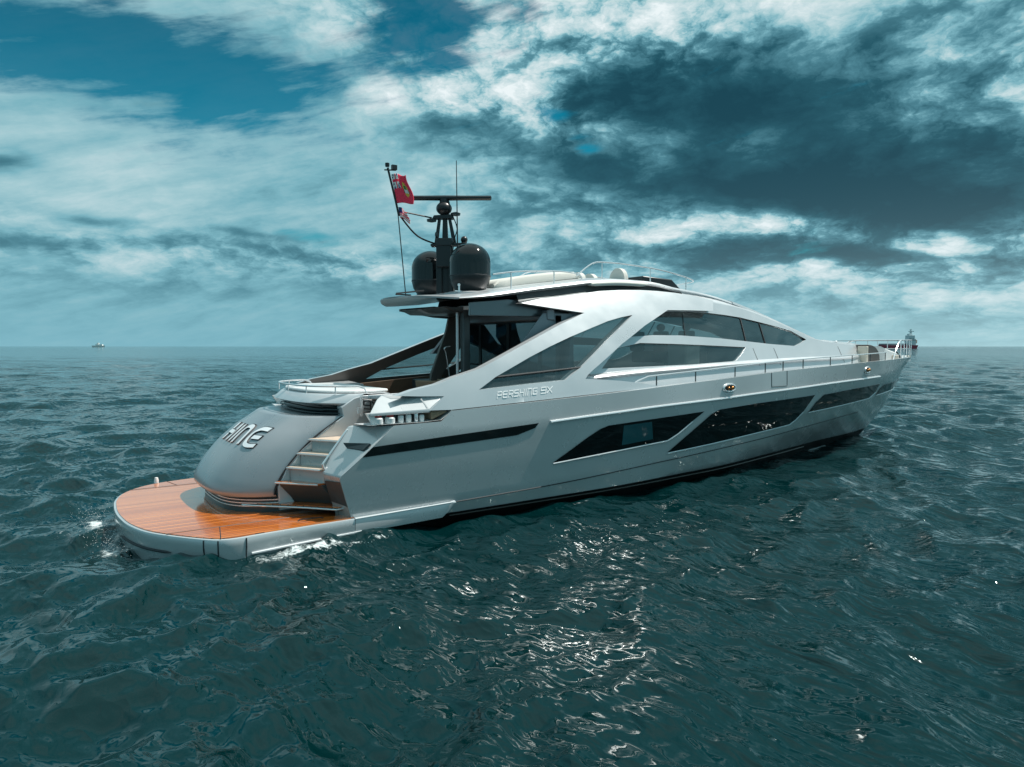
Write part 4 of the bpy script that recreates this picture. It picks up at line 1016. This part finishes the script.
    b = MB(); b.prism([(3.4, 1.7), (3.4, 2.46), (6.9, 2.72), (6.9, 1.7)], -2.40, -2.28); b.build('cockpit_lining', M['brown'], yacht)
    b = MB(); b.box((3.5, -1.5, 1.7), (4.2, 1.7, 2.15)); b.box((3.45, -1.5, 2.15), (3.62, 1.7, 2.50)); b.build('cockpit_sofa', M['brown'], yacht, bevel=.05)
    b = MB(); b.box((5.9, 1.35, 1.7), (6.9, 2.25, 2.62)); b.build('bar_unit', M['dark'], yacht, bevel=.02)
    # slanting blade and post under the hardtop
    b = MB(); b.loft([[(5.86, 1.30, 2.3), (6.1, 1.30, 2.3), (6.1, 1.20, 2.3), (5.86, 1.20, 2.3)], [(5.94, 1.30, 2.8), (6.25, 1.30, 2.75), (6.25, 1.20, 2.75), (5.94, 1.20, 2.8)],
                      [(6.38, 1.30, 3.9), (7.05, 1.30, 3.75), (7.05, 1.20, 3.75), (6.38, 1.20, 3.9)], [(6.50, 1.30, 4.38), (7.05, 1.30, 4.38), (7.05, 1.20, 4.38), (6.50, 1.20, 4.38)]])
    b.build('hardtop_blade', M['leg'], yacht, bevel=.015)
    b = MB(); b.box((5.62, -.96, 1.7), (5.80, -.80, 4.45)); b.build('hardtop_post', M['dark'], yacht, bevel=.02)
    b = MB(); b.tube([(5.56, -.78, 2.0), (5.56, -.78, 4.3)], .035, 10); b.build('post_tube', M['silver'], yacht)
    b = MB(); b.loft([[(5.1, -1.0, 4.40), (6.9, -1.0, 4.40), (6.9, 1.3, 4.40), (5.1, 1.3, 4.40)], [(5.35, -.95, 4.28), (6.7, -.95, 4.28), (6.7, 1.25, 4.28), (5.35, 1.25, 4.28)]]); b.build('hardtop_pod', M['dark'], yacht, bevel=.03)
    b = MB(); b.tube(smoothpath([(6.3, .9, 2.7), (6.2, .9, 3.3), (6.15, .9, 3.45), (6.3, .85, 3.5)], 4), .015, 6); b.build('grab_handle', M['chrome'], yacht)
M['lightgrey2'] = material('slate_grey_panel', (.22, .25, .28), .4, .2)
build_roof()

# mast, radar, domes ----------------------------------------------------
def build_mast():
    for sy in (-1, 1):
        c = (5.83, -.90, 4.74) if sy < 0 else (5.78, .92, 4.76)
        prof = [(.27, 0), (.33, .02), (.44, .20), (.475, .34), (.475, .38)]
        b = MB(); b.lathe(prof, c, 40); base = b.build('dome_base', M['matblack'], yacht, angle=50)
        prof = [(.48, .38)] + [(.48, .40 + .06 * k) for k in range(6)] + [(max(.0005, .48 * math.cos(a)), .70 + .44 * math.sin(a)) for a in [math.pi / 2 * k / 14 for k in range(1, 15)]]
        b = MB(); b.lathe(prof, c, 48); b.build('satellite_dome', M['black'], yacht, angle=60)
        b = MB(); b.lathe([(.482, .365), (.485, .37), (.485, .39), (.482, .395)], c, 48); b.build('dome_seam', M['seam'], yacht)
    rv = Vector((.823, -.568, 0)); fv = Vector((.568, .823, 0)); c = Vector((5.68, 0, 0))
    def P(u, v, z): return tuple(c + rv * u + fv * v + Vector((0, 0, z)))
    def bar(m, p, q, w0, w1):
        a, d = Vector(p), Vector(q)
        m.loft([[a + rv * sx * w0 + fv * sy * w0 for sx, sy in ((-1, -1), (1, -1), (1, 1), (-1, 1))], [d + rv * sx * w1 + fv * sy * w1 for sx, sy in ((-1, -1), (1, -1), (1, 1), (-1, 1))]])
    b = MB()
    bar(b, P(-.14, 0, 4.62), P(-.14, 0, 5.9), .07, .07); bar(b, P(.14, 0, 4.62), P(.12, 0, 5.9), .06, .06); bar(b, P(0, .1, 4.62), P(-.02, .1, 5.9), .08, .08)
    bar(b, P(-.02, 0, 5.4), P(-.02, 0, 5.95), .17, .17)
    bar(b, P(-.22, 0, 5.9), P(-.12, 0, 6.62), .045, .035); bar(b, P(.24, 0, 5.9), P(.10, 0, 6.62), .05, .035); bar(b, P(-.0, .08, 5.9), P(-.0, .04, 6.7), .075, .05)
    bar(b, P(-.02, 0, 5.9), P(-.02, 0, 6.08), .2, .17)
    mast = b.build('radar_mast', M['matblack'], yacht, bevel=.012)
    b = MB(); b.loft([[P(-.34, -.1, 5.90), P(.52, -.1, 5.92), P(.52, .2, 5.92), P(-.34, .2, 5.90)], [P(-.34, -.1, 5.95), P(.52, -.1, 5.98), P(.52, .2, 5.98), P(-.34, .2, 5.95)]])
    b.build('mast_platform', M['matblack'], mast, bevel=.01)
    b = MB(); b.loft([[P(-.3, -.08, 6.55), P(.2, -.08, 6.55), P(.2, .14, 6.55), P(-.3, .14, 6.55)], [P(-.26, -.08, 6.63), P(.2, -.08, 6.66), P(.2, .14, 6.66), P(-.26, .14, 6.63)]]); b.build('mast_platform', M['matblack'], mast, bevel=.01)
    b = MB(); b.ball(P(-.02, 0, 6.80), .19, .85, 12); b.lathe([(.12, 0), (.1, .16)], P(-.02, 0, 6.86), 16); b.build('radar_motor', M['matblack'], mast)
    b = MB(); u = Vector((0, 0, 1)); rings = []
    for s_, e in ((-1.10, .5), (-1.08, 1), (-.4, 1), (0, 1.1), (.4, 1), (1.10, 1), (1.12, .5)):
        o = c + rv * s_ + Vector((0, 0, 7.05)); rings.append([o + fv * (.075 * e * math.cos(a)) + u * (.058 * e * math.sin(a)) for a in [math.pi * k / 4 + .39 for k in range(8)]])
    b.loft(rings); b.build('radar_antenna', M['matblack'], mast, angle=50)
    for p, s_ in ((P(.26, -.05, 6.66), 1), (P(-.32, 0, 6.52), -1)):
        b = MB(); b.lathe([(.02, -.05), (.11, -.03), (.12, .02), (.03, .05)], p, 16); 
        o = b.build('floodlight', M['dark'], mast)
    for u_, z_, r_ in ((-.19, 6.12, .035), (.17, 5.98, .04), (-.16, 5.62, .03)):
        b = MB(); b.lathe([(r_, 0), (r_ * 1.2, .03), (r_ * 1.1, .09), (.01, .11)], P(u_, -.12, z_), 12); b.build('signal_lamp', M['dark'], mast)
    b = MB(); b.tube(smoothpath([P(.2, -.1, 6.6), P(.3, -.12, 6.3), P(.22, -.1, 6.0), P(.18, -.12, 5.4), P(.2, -.1, 4.8)], 5), .012, 6); b.build('mast_cable', M['black'], mast)
    b = MB(); b.loft([[P(-.13, -.07, 6.86), P(.13, -.07, 6.86), P(.13, .12, 6.86), P(-.13, .12, 6.86)], [P(-.10, -.05, 7.0), P(.10, -.05, 7.0), P(.10, .1, 7.0), P(-.10, .1, 7.0)]]); b.build('radar_gearbox', M['matblack'], mast, bevel=.02)
    b = MB(); b.ball(P(.46, 0, 6.06), .085, 1, 10); b.lathe([(.06, -.12), (.07, 0)], P(.46, 0, 6.04), 12); b.build('camera_ball', M['matblack'], mast)
    b = MB(); b.tube([(5.86, -.28, 4.8), (5.86, -.28, 6.2), (5.84, -.28, 7.9)], [.02, .016, .009], 8); b.build('whip_antenna', M['matblack'], yacht)
    b = MB(); b.tube([P(-.32, 0, 6.58), (4.55, .0, 6.61)], .018, 6); b.build('mast_spreader', M['matblack'], mast)
    b = MB(); b.tube(smoothpath([P(-.2, 0, 5.95), (4.95, 0, 6.08), (4.55, 0, 6.45), (4.46, 0, 6.62)], 5), .020, 6); b.build('mast_stay', M['matblack'], mast)
    # ensign staff
    b = MB(); b.tube([(4.63, 0, 4.66), (4.44, 0, 6.62), ], .012, 6); b.tube([(4.47, 0, 6.5), (4.40, 0, 6.80), (4.20, 0, 7.56)], .026, 8)
    b.tube([(4.12, .0, 7.50), (4.40, 0, 7.53)], .016, 6); b.lathe([(.045, 0), (.05, .03), (.05, .08), (.02, .09)], (4.19, 0, 7.58), 12); b.box((4.30, -.04, 7.53), (4.42, .04, 7.64))
    b.build('ensign_staff', M['matblack'], yacht)
    b = MB(); b.tube([(4.38, 0, 4.72), (5.0, -.2, 4.80)], .02, 6); b.tube([(4.9, .3, 4.72), (4.38, 0, 4.70)], .02, 6); b.build('staff_foot', M['matblack'], yacht)
    b = MB(); c2 = (5.35, -1.22, 4.66)
    b.tube([c2, (c2[0], c2[1], c2[2] + .2)], .022, 8); b.tube([(c2[0] - .1, c2[1] + .0, c2[2] + .08), (c2[0] + .1, c2[1], c2[2] + .07)], .016, 6); b.ball((c2[0], c2[1], c2[2] + .22), .035, 1, 8); b.lathe([(.06, 0), (.05, .03)], (c2[0], c2[1], c2[2] - .01), 12)
    b.build('deck_horn', M['chrome'], yacht)
    b = MB(); b.lathe([(.42, -.03), (.60, -.02), (.62, .01), (.5, .05), (.38, .06)], (5.83, -.90, 4.70), 40); b.build('dome_plinth', M['silver'], yacht)
    b = MB(); b.lathe([(.42, -.03), (.60, -.02), (.62, .01), (.5, .05), (.38, .06)], (5.78, .92, 4.72), 40); b.build('dome_plinth', M['silver'], yacht)
build_mast()

# flags: waving cloth, separate things hanging from the staff ---------------
def flag(name, top, bot, d, length, colfn, label, nu=30, nv=22, amp=.05, droop=.1):
    bm = bmesh.new(); uvn = []
    mats = ['red', 'blue', 'fwhite', 'yellow', 'green']; top = Vector(top); bot = Vector(bot); d = Vector(d).normalized(); nrm = d.cross(Vector((0, 0, 1))).normalized()
    G = []
    for j in range(nv + 1):
        row = []
        for i in range(nu + 1):
            u = i / nu; v = j / nv
            p = top.lerp(bot, v) + d * (u * length * (1 - .12 * math.sin(v * 5 + 1))) + nrm * (amp * math.sin(u * 7 + v * 2.2) * (.25 + u)) + Vector((0, 0, -droop * u * u + .05 * math.sin(u * 5 + .5) * u))
            row.append(bm.verts.new(p))
        G.append(row)
    for j in range(nv):
        for i in range(nu):
            f = bm.faces.new((G[j][i], G[j][i + 1], G[j + 1][i + 1], G[j + 1][i])); f.material_index = mats.index(colfn((i + .5) / nu, (j + .5) / nv)); f.smooth = True
    me = bpy.data.meshes.new(name); bm.to_mesh(me); bm.free()
    for m_ in mats: me.materials.append(M[m_])
    o = bpy.data.objects.new(name, me); COL.objects.link(o)
    sm = o.modifiers.new('thick', 'SOLIDIFY'); sm.thickness = .004
    return tag(o, label, 'flag')
def ensign(u, v):
    if u < .45 and v < .48:
        a, b_ = u / .45, v / .48
        if abs(a - .5) < .09 or abs(b_ - .5) < .11: return 'red'
        if abs(a - .5) < .17 or abs(b_ - .5) < .2: return 'fwhite'
        if abs(a - b_) < .10 or abs(a + b_ - 1) < .10: return 'fwhite'
        return 'blue'
    x, y = (u - .70) / .14, (v - .5) / .26
    if x * x + y * y < 1:
        if y < -.45: return 'yellow'
        if y < .05: return 'green' if abs(x) < .4 else 'yellow'
        if y < .6: return 'fwhite' if abs(x) < .6 else 'green'
        return 'yellow'
    return 'red'
def stripes(u, v):
    if u < .4 and v < .5: return 'blue'
    return 'red' if int(v * 9) % 2 == 0 else 'fwhite'
flag('ensign_flag', (4.285, 0, 7.42), (4.42, 0, 6.78), (.93, -.35, .10), .37, ensign, 'red ensign flag with crest flying at the top of the thin staff', amp=.035, droop=.0)
flag('courtesy_flag', (4.46, 0, 6.70), (4.50, 0, 6.46), (.9, -.4, -.25), .22, stripes, 'small crumpled red and white striped flag below the larger flag', 16, 12, .05, .04)

# cockpit chairs (loose furniture) --------------------------------------------
def chair(loc, rz, label):
    r = empty('armchair', loc); r.rotation_euler = (0, 0, rz); tag(r, label, 'chair', 'wicker chairs in the cockpit')
    b = MB(); b.box((-.26, -.27, .36), (.26, .27, .46)); b.build('seat', M['cushion'], r, bevel=.03)
    b = MB(); b.loft([[(-.30, -.30, .30), (-.22, -.30, .30), (-.22, .30, .30), (-.30, .30, .30)], [(-.42, -.33, 1.02), (-.36, -.33, 1.02), (-.36, .33, 1.02), (-.42, .33, 1.02)]]); b.build('backrest', M['tan'], r, bevel=.02)
    for s_ in (-1, 1):
        b = MB(); b.box((-.28, s_ * .27, .28), (.24, s_ * .31, .66)); b.build('armrest', M['tan'], r, bevel=.012)
        for x in (-.24, .22):
            b = MB(); b.tube([(x, s_ * .27, 0), (x, s_ * .26, .36)], .017, 6); b.build('leg', M['matblack'], r)
chair((5.15, -.55, 1.70), R(25), 'tan wicker cockpit chair nearer the stern, seen by its back')
chair((5.85, -.35, 1.70), R(10), 'tan wicker cockpit chair closer to the grey post')
t = empty('cockpit_table', (5.75, .35, 1.70)); tag(t, 'low dark cockpit table between the wicker chairs', 'table')
b = MB(); b.slab([(-.45, -.4), (.45, -.4), (.45, .4), (-.45, .4)], .70, .74); b.build('table_top', M['dark'], t, bevel=.01)
b = MB(); b.lathe([(.22, 0), (.22, .02), (.05, .04), (.05, .70)], (0, 0, 0), 16); b.build('table_leg', M['chrome'], t)

# far ships -----------------------------------------------------------------
def world_at(px, dist, z=0.0):
    a = R(34.6) + math.atan((px - 512) / 710)       # compass bearing east of +y
    k = dist / math.cos(math.atan((px - 512) / 710))
    return (camo.location.x + math.sin(a) * k, camo.location.y + math.cos(a) * k, z)
def cargo_ship():
    D = 1100.0; r = empty('cargo_ship', (0, 0, 0)); tag(r, 'distant red hulled ship on the horizon behind the yacht bow', 'ship')
    s_ = D / 710; lx = 36 * s_
    b = MB(); h = 2.0 * s_; o = []
    b.loft([[(-lx / 2 + 2, -5, -1), (lx / 2 - 2, -5, -1), (lx / 2 - 2, 5, -1), (-lx / 2 + 2, 5, -1)], [(-lx / 2, -6, h * 1.9), (lx / 2, -6, h * 1.7), (lx / 2, 6, h * 1.7), (-lx / 2, 6, h * 1.9)]]); b.build('hull', M['shipred'], r)
    b = MB(); b.box((-lx / 2 + 1, -5.8, h * 1.95), (lx / 2 - 16, 5.8, h * 2.45)); b.build('deck', M['shipnavy'], r)
    b = MB(); x0 = lx / 2 - 15
    b.box((x0, -5, h * 1.75), (x0 + 12, 5, h * 4.9)); b.box((x0 + 1, -6, h * 4.9), (x0 + 9.5, 6, h * 6.6)); b.box((x0 + 2, -3, h * 6.6), (x0 + 7, 3, h * 7.4)); b.build('superstructure', M['shipgrey'], r, bevel=.2)
    b = MB(); b.box((x0 + 5, -1, h * 7.3), (x0 + 7.2, 1, h * 9.6)); b.box((x0 + 3.5, -2, h * 8.3), (x0 + 10, 2, h * 8.7)); b.build('mast', M['shipgrey'], r)
    b = MB(); b.box((x0 + 12.3, -2, h * 2.6), (x0 + 15.5, 2, h * 4.3)); b.build('funnel', M['cream'], r, bevel=.3)
    x, y, z = world_at(897.5, D); r.location = (x, y, 0); r.rotation_euler = (0, 0, math.atan2(-.568, .823))
cargo_ship()
def far_boat():
    D = 2600.0; s_ = D / 710; r = empty('distant_boat', (0, 0, 0)); tag(r, 'tiny pale boat on the left horizon', 'boat')
    b = MB(); L = 12 * s_; b.loft([[(-L / 2 + 2, -4, -1), (L / 2 - 4, -4, -1), (L / 2 - 4, 4, -1), (-L / 2 + 2, 4, -1)], [(-L / 2, -5, 1.7 * s_), (L / 2, -5, 1.7 * s_), (L / 2, 5, 1.7 * s_), (-L / 2, 5, 1.7 * s_)]]); b.build('hull', M['shipgrey2'], r)
    b = MB(); b.box((-L * .2, -4, 1.7 * s_), (L * .36, 4, 2.9 * s_)); b.box((-L * .1, -2, 2.9 * s_), (L * .05, 2, 4.4 * s_)); b.build('superstructure', M['shipgrey2'], r)
    x, y, z = world_at(99, D); r.location = (x, y, 0); r.rotation_euler = (0, 0, math.atan2(-.568, .823))
M['shipgrey2'] = material('lightened_ship_paint', (.80, .82, .80), .6)  # tone raised because the side in view is turned from the sun
far_boat()

# spray droplets thrown up beside the platform
def spray():
    bm = bmesh.new(); rnd = random.Random(3)
    def puff(cx, cy, rx, ry, h, n):
        for _ in range(n):
            x = cx + rnd.gauss(0, rx); y = cy + rnd.gauss(0, ry); z = .02 + abs(rnd.gauss(0, h)); r = rnd.uniform(.0025, .0065)
            if x > -1.45 and abs(y) < 2.9 and y > -3.0 and x > -1.2: continue
            m_ = Matrix.Translation((x, y, z)) @ Matrix.Scale(r, 4)
            bmesh.ops.create_icosphere(bm, subdivisions=1, radius=1, matrix=m_)
    puff(-1.62, 1.0, .20, .8, .06, 260); puff(-1.60, -.6, .18, .8, .04, 180); puff(1.3, -3.35, .6, .08, .02, 160)
    o = finish(bm, 'spray', M['white'], None); tag(o, 'white spray droplets and foam thrown up around the swim platform edge', 'spray', kind='stuff')
spray()
